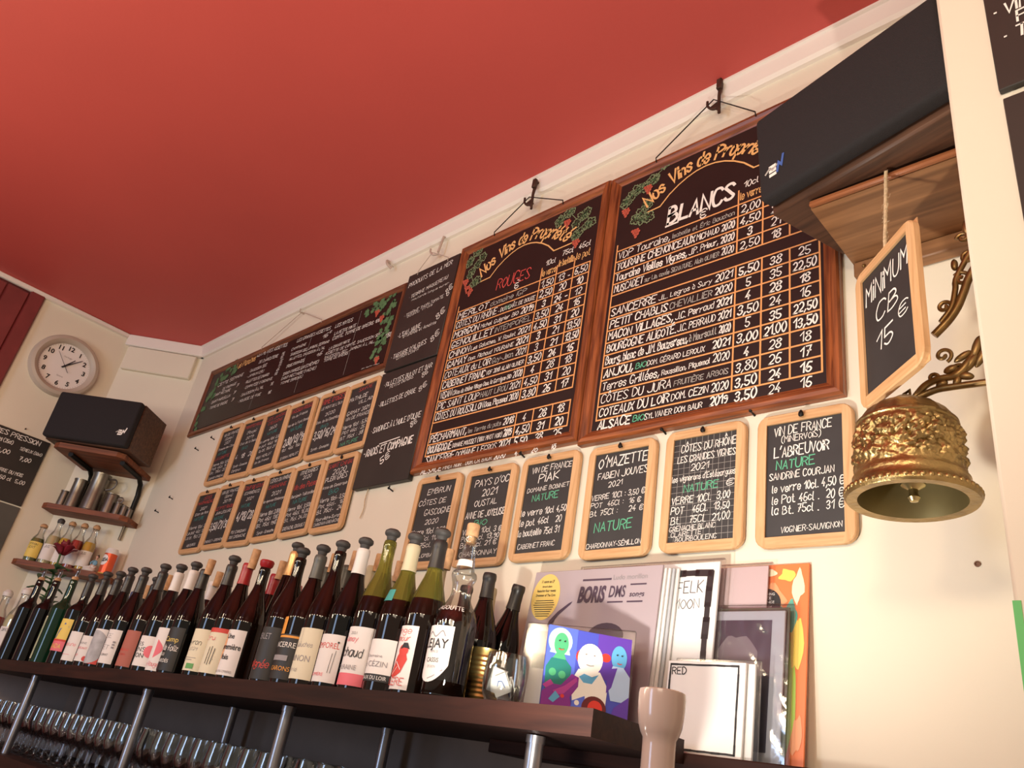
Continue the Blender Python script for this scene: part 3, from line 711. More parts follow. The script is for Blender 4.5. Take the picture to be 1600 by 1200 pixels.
paint([(-2.05, 2.53), (-2.055, 2.50), (-2.06, 2.47)], [(-2.05, 2.45)], .024, True, 6)
b = MB(); b.tube([(-2.96, YW - .02, 2.725), (-2.96, YW - .021, 2.738), (-2.715, YW - .012, 2.845), (-2.506, YW - .021, 2.738), (-2.506, YW - .02, 2.725)], .0016, PALEHOOK, 6); b.build('hanging_wire', lb, True)
b = MB(); b.tube([(-2.715, YW + .002, 2.842), (-2.715, YW - .022, 2.84), (-2.715, YW - .022, 2.855)], .003, PALEHOOK, 6); tag(b.build('wire_peg'), 'small peg holding the wire of the long menu board', 'hook')

# --- seafood board: two chalk slabs one above the other
def slab(name, x0, x1, z0, z1, label, lines):
    root = thing(name, ((x0 + x1) / 2, YW, (z0 + z1) / 2), label, 'chalkboard', 'two chalk slabs of seafood')
    b = MB(); b.box(((x0 + x1) / 2, YW - .010, (z0 + z1) / 2), (x1 - x0, .017, z1 - z0), SLABM, .0015); pan = b.build('panel', root, True)
    t = MB(); fn = wallp(YW - .0187)
    for (s, xa, za, xb, zb, h, c, wt) in lines: write(t, s, fn, xa, za, xb, zb, h * .74, CHALK, wt, lw=.10)
    t.build('lettering', pan, True, flip=False)
    return root
up = slab('seafood_slab', -1.978, -1.716, 2.371, 2.757, 'black chalk slab headed PRODUITS DE LA MER, between two framed boards', [l for l in SEA_LINES if l[2] > 2.365])
lo = slab('seafood_slab', -1.980, -1.714, 1.962, 2.364, 'lower black chalk slab with RADIS ET COMPAGNIE near its bottom', [l for l in SEA_LINES if l[2] <= 2.365])
b = MB(); fn = wallp(YW - .0187); b.strip([(-1.895, 2.100), (-1.80, 2.107)], .003, CHALK, fn); b.build('chalk_line', lo, True, flip=False)
b = MB(); b.tube([(-1.93, YW - .019, 2.745), (-1.93, YW - .02, 2.76), (-1.858, YW - .03, 2.806), (-1.775, YW - .02, 2.76), (-1.775, YW - .019, 2.745)], .0014, PALEHOOK, 6); b.build('hanging_wire', up, True)
b = MB(); b.tube(smooth_path([(-1.915, YW - .004, 1.965), (-1.916, YW - .006, 1.93), (-1.912, YW - .005, 1.90), (-1.918, YW - .006, 1.87)], 4), .0016, TWINE, 6); b.build('loose_string', lo, True)
h = thing('wall_hook', (-1.84, YW, 2.81), 'pale painted hook holding the seafood slab below the ceiling trim', 'hook', 'iron hooks under the ceiling trim')
b = MB(); b.tube([(-1.829, YW, 2.872), (-1.829, YW - .02, 2.868), (-1.832, YW - .026, 2.80)], .0042, PALEHOOK, 8); b.build('shank', h, True)
b = MB(); b.tube(smooth_path([(-1.832, YW - .02, 2.797), (-1.85, YW - .03, 2.792), (-1.868, YW - .032, 2.81), (-1.871, YW - .032, 2.825)], 4), .0036, PALEHOOK, 8); b.build('hook_arm', h, True)
b = MB(); b.tube(smooth_path([(-2.13, YW + .001, 2.868), (-2.13, YW - .03, 2.874), (-2.115, YW - .036, 2.85), (-2.108, YW - .02, 2.838)], 4), .005, PALEHOOK, 8)
tag(b.build('wall_hook'), 'pale empty hook in the trim above the long menu board', 'hook', 'iron hooks under the ceiling trim')

# ================================================================== slates in beech frames
SW, SH = 0.180, 0.258
def rr(w_, h_, r, n=5):
    pts = []
    for cx, cy, a0 in ((w_ / 2 - r, -h_ / 2 + r, -PI / 2), (w_ / 2 - r, h_ / 2 - r, 0), (-w_ / 2 + r, h_ / 2 - r, PI / 2), (-w_ / 2 + r, -h_ / 2 + r, PI)):
        pts += [(cx + r * math.cos(a0 + PI / 2 * i / (n - 1)), cy + r * math.sin(a0 + PI / 2 * i / (n - 1))) for i in range(n)]
    return pts
def slate_frame(mb, w_=SW, h_=SH, fw=0.019, th=0.012):
    A = rr(w_, h_, .022); n = len(A)
    B = rr(w_ - .004, h_ - .004, .020)
    I = [(math.copysign(w_ / 2 - fw, x), math.copysign(h_ / 2 - fw, z)) for x, z in A]
    def side(i):
        x = (A[i][0] + A[(i + 1) % n][0]) / 2; z = (A[i][1] + A[(i + 1) % n][1]) / 2
        return PINV if abs(x) > w_ / 2 - fw else PINH
    L = [[(x, -.001, z) for x, z in A], [(x, -th + .002, z) for x, z in A], [(x, -th, z) for x, z in B], [(x, -th, z) for x, z in I], [(x, -th + .004, z) for x, z in I]]
    for a, c in zip(L[:-1], L[1:]):
        for i in range(n):
            j = (i + 1) % n
            q = [a[i], a[j], c[j], c[i]]
            if (Vector(q[2]) - Vector(q[3])).length < 1e-7: q = q[:3]
            mb.add(q, [tuple(range(len(q)))], side(i))
_frame_me = None; _panel_me = {}
def make_slate(x, z, roll, lines, label, group, grid=False, off=0.0, nail=None, fontw=.95):
    global _frame_me
    root = thing('slate_board', (x, YW - .003 - off, z), label, 'slate', group, (0, math.radians(roll), 0))
    if _frame_me is None:
        b = MB(); slate_frame(b); fo = b.build('frame', root, angle=0.5); _frame_me = fo.data
    else:
        fo = bpy.data.objects.new('frame', _frame_me); COL.objects.link(fo); fo.parent = root
    iw, ih = SW - .038, SH - .038
    b = MB(); b.box((0, -.0045, 0), (iw + .004, .006, ih + .004), SLATEM); pan = b.build('panel', root)
    fn = plane((-iw / 2, -.0076, ih / 2), (iw, 0, 0), (0, 0, -ih), (0, -1, 0))
    fl = plane((-iw / 2, -.0076, ih / 2), (1, 0, 0), (0, 0, 1), (0, -1, 0))
    t = MB()
    if grid:
        for k in range(1, 11): t.strip([(iw * k / 11, 0), (iw * k / 11, -ih)], .0006, CHALKD, fl, .0003)
        for k in range(1, 17): t.strip([(0, -ih * k / 17), (iw, -ih * k / 17)], .0006, CHALKD, fl, .0003)
    CMX = {'w': CHALK, 'g': GREENCH, 't': TEALCH, 'r': REDCH, 'd': CHALKD}
    for L in lines:
        s, ua, ub, v_, h_ = L[:5]; c = L[5] if len(L) > 5 else 'w'
        write(t, s, fl, ua * iw, -v_ * ih, ub * iw, -(v_ - .012) * ih, h_ * ih * .90, CMX[c], fontw * (.88 if x < -1.7 else 1.0), lw=.12)
    t.build('lettering', pan, flip=False)
    nz = z + SH / 2 - .010
    b = MB(); b.tube([(x, YW + .002, nz - .004), (x, YW - .022, nz + .001), (x, YW - .022, nz + .006)], .0024, BLACKM, 8); b.ball((x, YW - .0225, nz - .001), (.0052, .003, .0062), BLACKM, 10, 6)
    tag(b.build('nail'), 'black nail at the top of the ' + nail, 'nail', 'nails holding the slates')
    return root
G1 = 'slates in the row under the two large wine boards'
big = [
 (-1.580, 1.828, 0.5, [("EMBRUN", .22, .85, .15, .075), ("CÔTES DE", .03, .80, .29, .07), ("GASCOGNE", .25, .98, .42, .075), ("2020", .33, .70, .54, .065), ("Verre 10cl 2,50", .0, .93, .66, .065), ("Pot 46cl. 11,50", .0, .90, .745, .06), ("Bt. 75cl. 17", .05, .85, .83, .06), ("COLOMBARD", .2, .9, .95, .05)], 'beech-framed slate reading EMBRUN, first of the row, behind bottle stoppers', 'slate reading EMBRUN'),
 (-1.380, 1.824, 0.0, [("PAYS D'OC", .12, .96, .14, .085), ("2021", .35, .72, .265, .085), ("OUSTAL", .2, .76, .385, .075), ("ANNE DE JOYEUSE", .03, .99, .52, .08), ("BiO", .28, .60, .62, .075, 'g'), ("VERRE 10cl. 3 €", .03, .98, .71, .065), ("Pot 46cl. 13,90", .03, .95, .785, .06), ("Bt 75cl. 21 €", .03, .92, .86, .06), ("CHARDONNAY", .05, .95, .965, .055)], 'beech-framed slate headed PAYS D\'OC with a small green BiO', 'slate headed PAYS D\'OC'),
 (-1.183, 1.827, 0.0, [("ViN DE FRANCE", .10, .96, .105, .07), ("PiAK", .28, .72, .225, .105), ("DOMAiNE BOBiNET", .06, .96, .325, .05), ("NATURE", .2, .76, .435, .08, 'g'), ("le verre 10cl 4,50", .0, .97, .59, .075), ("le pot 46cl   20", .0, .90, .70, .075), ("la bouteille 75cl 31", .0, .88, .815, .075), ("CABERNET FRANC", .04, .82, .95, .055)], 'beech-framed slate ending in CABERNET FRANC, right of the PAYS D\'OC slate', 'slate ending in CABERNET FRANC'),
 (-0.976, 1.821, -0.3, [("O'MAZETTE", .07, .98, .15, .115), ("FABiEN JOUVES", .08, 1.0, .275, .075), ("2021", .3, .56, .37, .06), ("VERRE 10Cl : 3,50 €", .0, .98, .49, .06), ("POT  46Cl :  16 €", .0, .92, .57, .055), ("Bt 75Cl :    24 €", .0, .97, .655, .06), ("NATURE", .12, .80, .82, .105, 'g'), ("CHARDONNAY-SÉMiLLON", .0, .98, .98, .05)], 'beech-framed slate headed O\'MAZETTE with a big green NATURE', 'slate headed O\'MAZETTE'),
 (-0.773, 1.822, 0.2, [("CÔTES DU RHÔNE", .12, .99, .14, .08), ("LES GRANDES ViGNES", .07, .98, .24, .07), ("2021", .3, .58, .335, .07), ("les vignerons d'Estézargues", .0, .99, .425, .06), ("NATURE", .2, .74, .535, .075, 'g'), ("€", .86, .98, .52, .06), ("VERRE 10Cl.  3,00", .02, .92, .64, .07), ("POT   46Cl.  13,50", .02, .92, .735, .07), ("Bt.   75Cl.  21,00", .03, .93, .83, .07), ("GRENACHE BLANC", .02, .72, .895, .05), ("CLAiRETTE", .05, .52, .945, .045), ("BOURBOULENC", .12, .75, .992, .045)], 'beech-framed slate with a ruled grid, headed CÔTES DU RHÔNE', 'slate with the ruled grid'),
 (-0.569, 1.817, 0.3, [("ViN DE FRANCE", .10, .86, .11, .085), ("(MiNERVOiS)", .2, .72, .18, .06), ("L'ABREUVOiR", .1, .82, .31, .10), ("NATURE", .13, .64, .42, .085, 'g'), ("SANDRiNE COURJAN", .04, .88, .51, .065), ("le verre 10cl. 4,50 €", .08, 1.0, .62, .075), ("le Pot 46cl .  20 €", .08, .99, .72, .075), ("la Bt. 75cl .  31 €", .08, .99, .81, .075), ("ViOGNiER-SAUViGNON", .2, .96, .965, .05)], 'beech-framed slate reading L\'ABREUVOIR, last of the row beside the bell', 'slate reading L\'ABREUVOIR')]
for k, (x, z, r, L, lab, nl) in enumerate(big): make_slate(x, z, r, L, lab, G1, grid=(k == 4), nail=nl)
S0 = 'le verre 10cl '
small = [
 (-2.984, 2.241, -.8, [("ViN DE FRANCE", .1, .95, .10, .06), ("(Gamay)", .25, .7, .19, .055), ("2021", .3, .6, .28, .055), ("Domaine des Côtes", .05, .98, .38, .045), ("NATURE", .12, .6, .48, .06, 't'), ("LA LUNOTTE", .05, .85, .58, .06, 'r'), ("Verre 10cl 3,50", .03, .97, .70, .055), ("Pot 46cl 16", .03, .9, .78, .055), ("Bt. 75cl 23", .03, .9, .86, .055), ("GAMAY-PiNEAU", .05, .9, .97, .05)], 'first slate of the upper left row, under the long menu board'),
 (-2.804, 2.243, .6, [("MONTPEYROUX", .05, .98, .10, .065, 'r'), ("(Rouge)", .25, .75, .22, .055), ("2019", .3, .7, .33, .055), ("Clos de la Belle", .05, .95, .42, .05), ("BiO", .25, .55, .53, .06, 't'), ("4  18  28", .05, .98, .70, .09), ("Syrah - Grenache", .1, .85, .86, .05), ("Carignan", .1, .6, .95, .05)], 'second slate of the upper left row, prices 4 18 28'),
 (-2.625, 2.244, -2.2, [("LES JARDiNS", .05, .95, .09, .06, 'r'), ("D'EUGÈNE", .15, .85, .18, .055, 'r'), ("2020", .3, .65, .29, .055), ("NATURE", .25, .75, .39, .055, 't'), ("le verre 10cl 3,50", .0, .98, .52, .055), ("le pot 46cl 18", .0, .9, .61, .055), ("la bt 75cl 27", .1, .9, .70, .055), ("100% MERLOT", .05, .8, .82, .05), ("Vin de France", .05, .75, .91, .045)], 'third slate of the upper left row with two red heading lines'),
 (-2.446, 2.241, -3.0, [("PASSiON ROUGE", .03, .97, .09, .075, 'r'), ("Vin de France", .1, .8, .19, .05), ("Mas de la Font Ronde", .0, .98, .34, .05), ("NATURE", .2, .75, .45, .07, 't'), ("2,80/13/19", .05, .95, .70, .15), ("10cl  46cl  75cl", .05, .9, .80, .055), ("SYRAH MERLOT", .1, .9, .95, .05)], 'fourth slate of the upper left row with prices split by slashes'),
 (-2.252, 2.240, -.4, [("RiMÉ D'OGÈS", .03, .98, .11, .095, 'r'), ("LE PONT DE L'OUY", .05, .92, .21, .05), ("2020", .3, .7, .34, .06), ("Dom. de la Cendrillon", .0, .98, .45, .05), ("BiO", .25, .55, .56, .06, 't'), ("3,50/16/24", .05, .97, .73, .14), ("Syrah - Grenache", .1, .85, .93, .05)], 'fifth slate of the upper left row with a large red heading'),
 (-2.071, 2.237, -1.8, [("SAVOiE", .3, .82, .08, .06, 'r'), ("MATHiLDE", .02, .7, .22, .07), ("ViLLAiN", .4, .98, .31, .065), ("GAMAY 2021", .05, .9, .46, .07), ("ViN DE FRANCE", .05, .97, .55, .06), ("Verre 10cl : 5,50", .02, .98, .69, .065), ("POT 46cl : 25", .05, .9, .78, .06), ("BT 75cl : 38", .02, .9, .87, .06), ("NATURE", .1, .75, .97, .06, 'g')], 'sixth slate of the upper left row, headed SAVOIE, touching the black slab'),
 (-2.993, 1.960, -.2, [("CÔTES", .3, .75, .09, .06, 'r'), ("MARMANDAiS", .05, .97, .18, .065, 'r'), ("2021", .3, .65, .29, .055), ("Elian de Ros", .1, .85, .38, .05), ("NATURE", .15, .7, .48, .06, 't'), ("Verre 10cl 3", .02, .95, .64, .06), ("Le pot 46cl 13", .02, .97, .73, .06), ("La bt. 75cl 21", .02, .92, .82, .06), ("ABOURiOU", .25, .75, .96, .05)], 'first slate of the lower left row, lowest toward the corner'),
 (-2.812, 1.965, -.5, [("ViN DE FRANCE", .05, .95, .09, .06), ("(Gard)", .3, .7, .17, .05), ("2019", .3, .7, .26, .055), ("LE P'TiT RAiSiN", .0, .97, .38, .06, 'r'), ("JEAN LESCURE", .08, .9, .46, .05), ("NATURE", .1, .6, .56, .055, 't'), ("3,50/21/30", .03, .98, .74, .14), ("CiNSAULT - GRENACHE", .0, .97, .96, .045)], 'second slate of the lower left row with a red middle line'),
 (-2.632, 1.962, .4, [("COUP DE CŒUR", .03, .97, .10, .07, 'r'), ("(CORBiÈRES)", .1, .85, .19, .05), ("2021", .3, .65, .30, .055), ("NATURE", .15, .6, .42, .06, 't'), ("4/18/28", .1, .9, .64, .15), ("70% CARiGNAN", .05, .8, .86, .05), ("30% GRENACHE", .05, .85, .94, .05)], 'third slate of the lower left row, prices 4/18/28'),
 (-2.454, 1.967, -1.2, [("CÔTES DU RHÔNE", .05, .97, .09, .065), ("CAiRANNE", .05, .85, .20, .065, 'r'), ("2021", .3, .7, .33, .07), ("les vignerons d'Estézargues", .0, .98, .43, .045), ("NATURE", .2, .65, .53, .055, 't'), ("Verre 10cl 2,80€", .02, .98, .66, .07), ("Pot 46cl 13€", .02, .92, .75, .065), ("Bt. 75cl 19€", .02, .92, .84, .065), ("Syrah - Grenache", .15, .9, .96, .05)], 'fourth slate of the lower left row, tilted left'),
 (-2.267, 1.967, -2.0, [("iTiNÉRAiRES", .15, .85, .08, .065), ("2020", .3, .65, .17, .065), ("Vin des Potes", .02, .95, .32, .09, 'r'), ("Benjamin Taillandier", .02, .98, .45, .05), ("NATURE", .15, .72, .55, .065, 't'), ("Verre 10cl. 3,50€", .0, .98, .66, .065), ("Pot 46cl. 16,00", .0, .95, .745, .06), ("Bt. 75cl. 24,00", .0, .92, .83, .06), ("GRENACHE, CiNSAULT", .03, .92, .96, .055)], 'fifth slate of the lower left row with a red line under 2020'),
 (-2.083, 1.967, -1.8, [("SAiNT CHiNiAN", .03, .98, .09, .075, 'r'), ("2020", .25, .75, .20, .085), ("PLEiN GRÈS", .03, .85, .30, .085), ("Anne de Gemarque", .0, .92, .41, .05), ("BiO", .3, .65, .51, .075, 't'), ("Verre 10cl- 3,50", .02, .98, .62, .065), ("Pot 46cl-  16", .02, .95, .705, .06), ("Bt 75cl-  24", .02, .95, .79, .065), ("Mourvèdre-Syrah", .05, .97, .90, .05), ("CARiGNAN-GRENACHE", .03, .98, .97, .045)], 'sixth slate of the lower left row, headed SAINT CHINIAN')]
for x, z, r, L, lab in small:
    make_slate(x, z, r, L, 'small beech-framed ' + lab, 'slates in the two left rows', nail=lab.split(',')[0].split(' with')[0].split(' under')[0], off=.003 if abs(r) > 1.5 else 0)
# bare nails where slates once hung
for k, (x, z, lab) in enumerate(((-3.155, 2.345, 'bare nail just under the left end of the long menu board'), (-3.28, 2.315, 'bare nail nearest the left corner under the long menu board'), (-3.36, 2.10, 'bare nail left of the lower slates, the higher one'), (-3.46, 2.05, 'bare nail furthest left, near the measuring cups'), (-1.795, 1.945, 'bare hook under the lower black slab'), (-1.285, 1.972, 'bare nail under the ROUGES board'), (-0.875, 1.962, 'bare nail under the BLANCS board'), (-0.672, 1.965, 'bare nail right of the ruled-grid slate'))):
    b = MB(); b.tube([(x, YW + .002, z - .004), (x, YW - .016, z), (x + .002, YW - .017, z + .007)], .0022, BLACKM, 6); b.ball((x, YW - .017, z), .004, BLACKM, 8, 6)
    tag(b.build('nail'), lab, 'nail', 'bare nails in the wall')
# ================================================================== wall clock
ck = thing('wall_clock', (-3.91, 0.775, 2.637), 'round wall clock with pale plastic ring above the corner loudspeaker', 'clock')
RX = Matrix(((0, 0, 1), (1, 0, 0), (0, 1, 0)))              # lathe axis towards the room (+x)
b = MB(); b.lathe([(.150, 0), (.150, .018), (.143, .030), (.130, .034), (.118, .028), (.110, .016), (.110, .006)], PLASTC, 56, (0, 0, 0), RX); b.build('ring', ck)
b = MB(); b.lathe([(0, .010), (.112, .010)], DIALM, 48, (0, 0, 0), RX); dial = b.build('dial', ck)
cf = lambda a, c, d=0.0: Vector((.0108 + d, a, c))             # seen from the room: right is +y
b = MB()
for h_ in range(1, 13):
    a = 2 * PI * h_ / 12
    printed(b, str(h_), cf, .088 * math.sin(a), .088 * math.cos(a) - .009, .021, BLKINK, bold=.032)
for m_ in range(60):
    a = 2 * PI * m_ / 60; b.strip([(.104 * math.sin(a), .104 * math.cos(a)), (.107 * math.sin(a), .107 * math.cos(a))], .0012, GREYINK, cf)
printed(b, 'Quartz', cf, 0, -.055, .007, GREYINK); printed(b, 'horloge', cf, .0, .042, .008, GREYINK)
b.build('numerals', dial, flip=False)
def hand(nm, ang, l0, l1, wd, x, mt):
    a = math.radians(ang); s_, c_ = math.sin(a), math.cos(a)
    q = MB(); P = lambda r, t: (x, r * s_ + t * c_, r * c_ - t * s_)
    vs = [P(-l0, -wd), P(-l0, wd), P(l1, wd * .5), P(l1, -wd * .5)]
    vs2 = [(v[0] + .0012, v[1], v[2]) for v in vs]
    q.add(vs + vs2, [(0, 1, 2, 3), (4, 5, 6, 7), (0, 1, 5, 4), (1, 2, 6, 5), (2, 3, 7, 6), (3, 0, 4, 7)], mt); q.build(nm, ck)
hand('hour_hand', 36, .012, .055, .0035, .014, BLKINK)
hand('minute_hand', 47, .015, .083, .0028, .0155, BLKINK)
hand('second_hand', 319, .036, .075, .0011, .017, BLKINK)
b = MB(); b.lathe([(0, .019), (.005, .019), (.005, .012)], BLKINK, 12, (0, 0, 0), RX); b.build('hub', ck)

# ================================================================== loudspeakers
def speaker(loc, yaw, tilt, label, W_, H_, D_, mark, g0=.003):
    """origin: front bottom edge, left end as the listener sees it; local x along, -y to the room"""
    r = thing('loudspeaker', loc, label, 'loudspeaker', 'pair of shelf loudspeakers')
    r.rotation_mode = 'XYZ'; r.rotation_euler = (Matrix.Rotation(yaw, 4, 'Z') @ Matrix.Rotation(tilt, 4, 'X')).to_euler()
    b = MB(); b.box((W_ / 2, D_ / 2, H_ / 2), (W_, D_, H_), VENEER, .004); b.build('cabinet', r)
    b = MB(); b.box((W_ / 2, -.018, (H_ + g0) / 2), (W_ - .004, .036, H_ - g0 - .001), GRILLE, .010, None, 3); g = b.build('grille', r)
    b = MB(); fn = plane((0, -.0365, .004), (1, 0, 0), (0, 0, 1), (0, -1, 0))
    u = mark
    b.strip([(u - .014, .058), (u - .004, .066), (u + .002, .060), (u + .012, .066)], .004, CHALKD, fn, .0006)
    for k in range(3): b.rect(u - .006, .046 + k * .009, u + .010, .0525 + k * .009, CHALK, fn, .0006)
    b.strip([(u + .012, .050), (u + .016, .068), (u + .022, .060), (u + .027, .080)], .005, BLUEINK if u < .1 else CHALK, fn, .0008)
    b.build('badge', g, flip=False)
    return r
sp_r = speaker((-0.533, 1.056, 2.2455), -0.247, 0.099, 'large black-fronted loudspeaker on the plank shelf beside the pier', .362, .203, .205, .035, .012)
sp_l = speaker((-3.698, 0.788, 2.236), 0.711, 0.01, 'black loudspeaker high in the left corner below the clock', .384, .213, .205, .335)
# plank under the right speaker
ps = thing('plank_shelf', (-0.31, 1.27, 2.203), 'old brown wooden plank shelf carrying the right loudspeaker', 'shelf')
b = MB(); b.prism([(-.462, 1.060), (-.174, 1.060), (-.174, 1.268), (-.462, 1.268)], PLANKW, lambda u, v, d: Vector((u, v, d)), 2.232, 2.2435); b.build('board', ps, True, .4)
b = MB(); b.box((-.318, 1.0545, 2.2378), (.288, .011, .0118), EDGEW, .003); b.build('edging', ps, True)
b = MB(); b.box((-.318, 1.254, 2.2145), (.284, .030, .034), PLANKW, .003); cl = b.build('cleat', ps, True)
b = MB(); b.ball((-.440, 1.238, 2.216), .0035, BRASSD, 8, 6); b.build('screw', cl, True)
# shelf under the left speaker, with two iron brackets
def dshelf(name, a0, a1, dep, z, th, mt, label):
    r = thing(name, tuple(diag(0, 0, z)), label, 'shelf')
    r.rotation_euler = (0, 0, PI / 4)
    b = MB(); b.prism([(a0, 0), (a0, -dep + .02), (a0 + .03, -dep), (a1 - .03, -dep), (a1, -dep + .02), (a1, 0)], mt, lambda u, v, d: Vector((u, v, d)), -th, 0); b.build('board', r, angle=.4)
    return r
s0 = dshelf('speaker_shelf', -.150, .165, .300, 2.232, .022, CORNW, 'brown shelf under the left loudspeaker, on two black brackets')
for a in (-.085, .145):
    b = MB(); b.tube([(a, -.25, -.030), (a, -.06, -.030), (a, -.028, -.05), (a, -.012, -.10), (a, -.012, -.21)], .011, BLACKM, 10); b.build('bracket', s0)
s1 = dshelf('cup_shelf', -.195, .190, .125, 2.010, .022, CORNW, 'small brown corner shelf carrying the pewter measuring cups')
b = MB(); b.tube([(.14, -.012, -.022), (.14, -.012, -.085)], .006, PEWTER, 8); b.build('bracket', s1)
s2 = dshelf('bottle_shelf', -.215, .185, .125, 1.758, .022, CORNW, 'lower brown corner shelf carrying small juice bottles and a can')
# pewter measures
def measure(a, d, z, R, H, label, handle=True):
    p = diag(a, d, z); r = thing('measuring_cup', tuple(p), label, 'measuring cup', 'pewter measures on the corner shelf')
    b = MB(); b.lathe([(0, 0), (R * 1.08, 0), (R * 1.08, H * .03), (R * .98, H * .05), (R * .93, H * .5), (R * .90, H * .93), (R * .96, H * .96), (R * .98, H), (R * .90, H), (R * .84, H * .94), (R * .86, H * .08), (0, H * .06)], PEWTER, 28); b.build('body', r, angle=.5)
    if handle:
        b = MB(); o = dg
        b.tube(smooth_path([tuple(o * R * .88 + Vector((0, 0, H * .9))), tuple(o * R * 1.6 + Vector((0, 0, H * .92))), tuple(o * R * 1.85 + Vector((0, 0, H * .82))), tuple(o * R * 1.6 + Vector((0, 0, H * .68))), tuple(o * R * .90 + Vector((0, 0, H * .62)))], 4), R * .09, PEWTER, 8); b.build('handle', r)
for a, d, R, H, lab, hd in ((-.155, .045, .022, .080, 'small pewter measure at the left end of the corner shelf', False), (-.097, .065, .031, .137, 'second tallest pewter measure, left of the tallest one', False),
      (-.018, .062, .041, .178, 'tallest pewter measure with a handle, in the middle of the set', True), (.062, .060, .0285, .098, 'mid-sized pewter measure right of the tallest one', True),
      (.108, .068, .0185, .062, 'small pewter measure with a round handle, third from the right', True), (.140, .072, .0150, .052, 'tiny pewter measure, second from the right end', True), (.165, .068, .0125, .042, 'tiniest pewter measure at the right end of the set', False)):
    measure(a, d, 2.010, R, H, lab, hd)
# small juice bottles on the lower corner shelf
JU = {'y': mat('juice_yellow', (0.62, 0.40, 0.06), .08, coat=.4), 'r': mat('juice_red', (0.40, 0.045, 0.03), .08, coat=.4), 'p': mat('juice_pale', (0.55, 0.48, 0.28), .08, coat=.4), 'g': mat('juice_green', (0.16, 0.17, 0.05), .08, coat=.4)}
def juice(p, fill, label, H=.195, R=.0265, cap=CORK, group='small juice bottles in the corner', lab=PAPER, lines=('JUS',), lz=(.018, .085)):
    r = thing('juice_bottle', tuple(p), label, 'bottle', group)
    k = H / .195
    b = MB(); b.lathe([(0, 0), (R * .95, 0), (R, .005 * k), (R, .110 * k), (R * .85, .128 * k), (R * .48, .148 * k), (R * .42, .180 * k), (R * .50, .181 * k), (R * .50, .189 * k), (0, .189 * k)], CLEARG, 24); b.build('glass', r, angle=.5)
    b = MB(); b.lathe([(0, .003), (R * .92, .003), (R * .95, .108 * k), (R * .80, .124 * k), (0, .126 * k)], JU[fill], 20); b.build('juice', r)
    b = MB(); b.lathe([(0, .185 * k), (R * .55, .185 * k), (R * .58, .196 * k), (R * .3, .204 * k), (0, .205 * k)], cap, 16); b.build('cap', r)
    b = MB(); fn = cyl(R, 0, PI / 4); b.rect(-R * 1.5, lz[0], R * 1.5, lz[1], lab, fn, .0006, 10, 1); lo_ = b.build('label', r, flip=False)
    t = MB()
    for q, s in enumerate(lines): center(t, s, fn, 0, lz[1] - .016 - q * .014, .009, BLKINK, R * 2.4)
    t.build('lettering', lo_, flip=False)
for a, d, f, lab, cap in ((-.105, .070, 'p', 'clear juice bottle with dark cap at the left, behind the rose', RUBBER), (-.062, .052, 'y', 'juice bottle with pale yellow juice and wooden stopper behind the rose leaves', CORK), (-.004, .058, 'r', 'juice bottle with red juice and wooden stopper', CORK), (.052, .062, 'y', 'juice bottle with golden juice and white label next to the figurine', CORK)):
    juice(diag(a, d, 1.758), f, lab, cap=cap)
juice(diag(-.165, .075, 1.758), 'g', 'squat yellow-green labelled bottle at the left end of the lower corner shelf', .16, .027, lab=YELINK, lines=('CITRON', 'VERT'))
# drinks can
p = diag(.158, .062, 1.758); c_ = thing('drink_can', tuple(p), 'orange and white drinks can at the right end of the lower corner shelf', 'can')
b = MB()
b.lathe([(0, .002), (.021, 0), (.0262, .008), (.0262, .092), (.0262, .104), (.0225, .112), (.0225, .115), (.020, .113), (0, .113)], mat('can_orange', (.72, .10, .03), .35, .3), 32, mfn=lambda z: CAPS['white'] if z > .090 else (YELINK if z < .022 else mat('can_orange', (.72, .10, .03))))
cb = b.build('can_body', c_, angle=.5)
b = MB(); fn = cyl(.0263, 0, PI / 4 - .3); b.fill(disc(-.004, .062, .019, .023), WHITEM, fn, .0004, 4); write(b, 'SODA', fn, -.020, .054, .014, .058, .014, BLKINK, 1.6, off=.0009); b.build('print', cb, flip=False)
# porcelain figurine: seated woman in a blue top and white skirt
p = diag(.098, .065, 1.758); f_ = thing('figurine', tuple(p), 'tiny porcelain figurine in blue top and white dress, beside the can', 'figurine'); f_.rotation_euler = (0, 0, PI / 4)
FSK = mat('figurine_skin', (.62, .38, .28), .4); FBL = mat('figurine_blue', (.16, .34, .46), .4); FWH = mat('figurine_white', (.70, .66, .62), .4)
b = MB(); b.ball((-.008, -.004, .012), (.030, .018, .012), FWH, 14, 8); b.ball((.004, 0, .026), (.016, .013, .012), FWH, 12, 8); b.tube([(.0, -.008, .024), (-.022, -.012, .016), (-.034, -.010, .004)], [.008, .007, .004], FWH, 8); b.build('dress', f_)
b = MB(); b.ball((.006, 0, .044), (.0095, .007, .014), FBL, 12, 8); b.tube([(.013, -.002, .052), (.018, -.004, .040), (.012, -.008, .032)], [.004, .0035, .003], FBL, 8); b.tube([(-.001, -.002, .052), (-.008, -.006, .042), (-.002, -.009, .034)], [.004, .0035, .003], FBL, 8); b.build('top', f_)
b = MB(); b.tube([(.007, 0, .055), (.008, 0, .064)], .003, FSK, 8); b.ball((.009, -.001, .069), (.006, .006, .0075), FSK, 12, 8); b.ball((.012, -.009, .031), .0032, FSK, 8, 6); b.ball((-.001, -.010, .033), .0032, FSK, 8, 6); b.build('body', f_)
b = MB(); b.ball((.0095, .0015, .072), (.0068, .0066, .0068), BLKINK, 12, 8); b.ball((.010, .004, .079), .003, BLKINK, 8, 6); b.build('hair', f_)

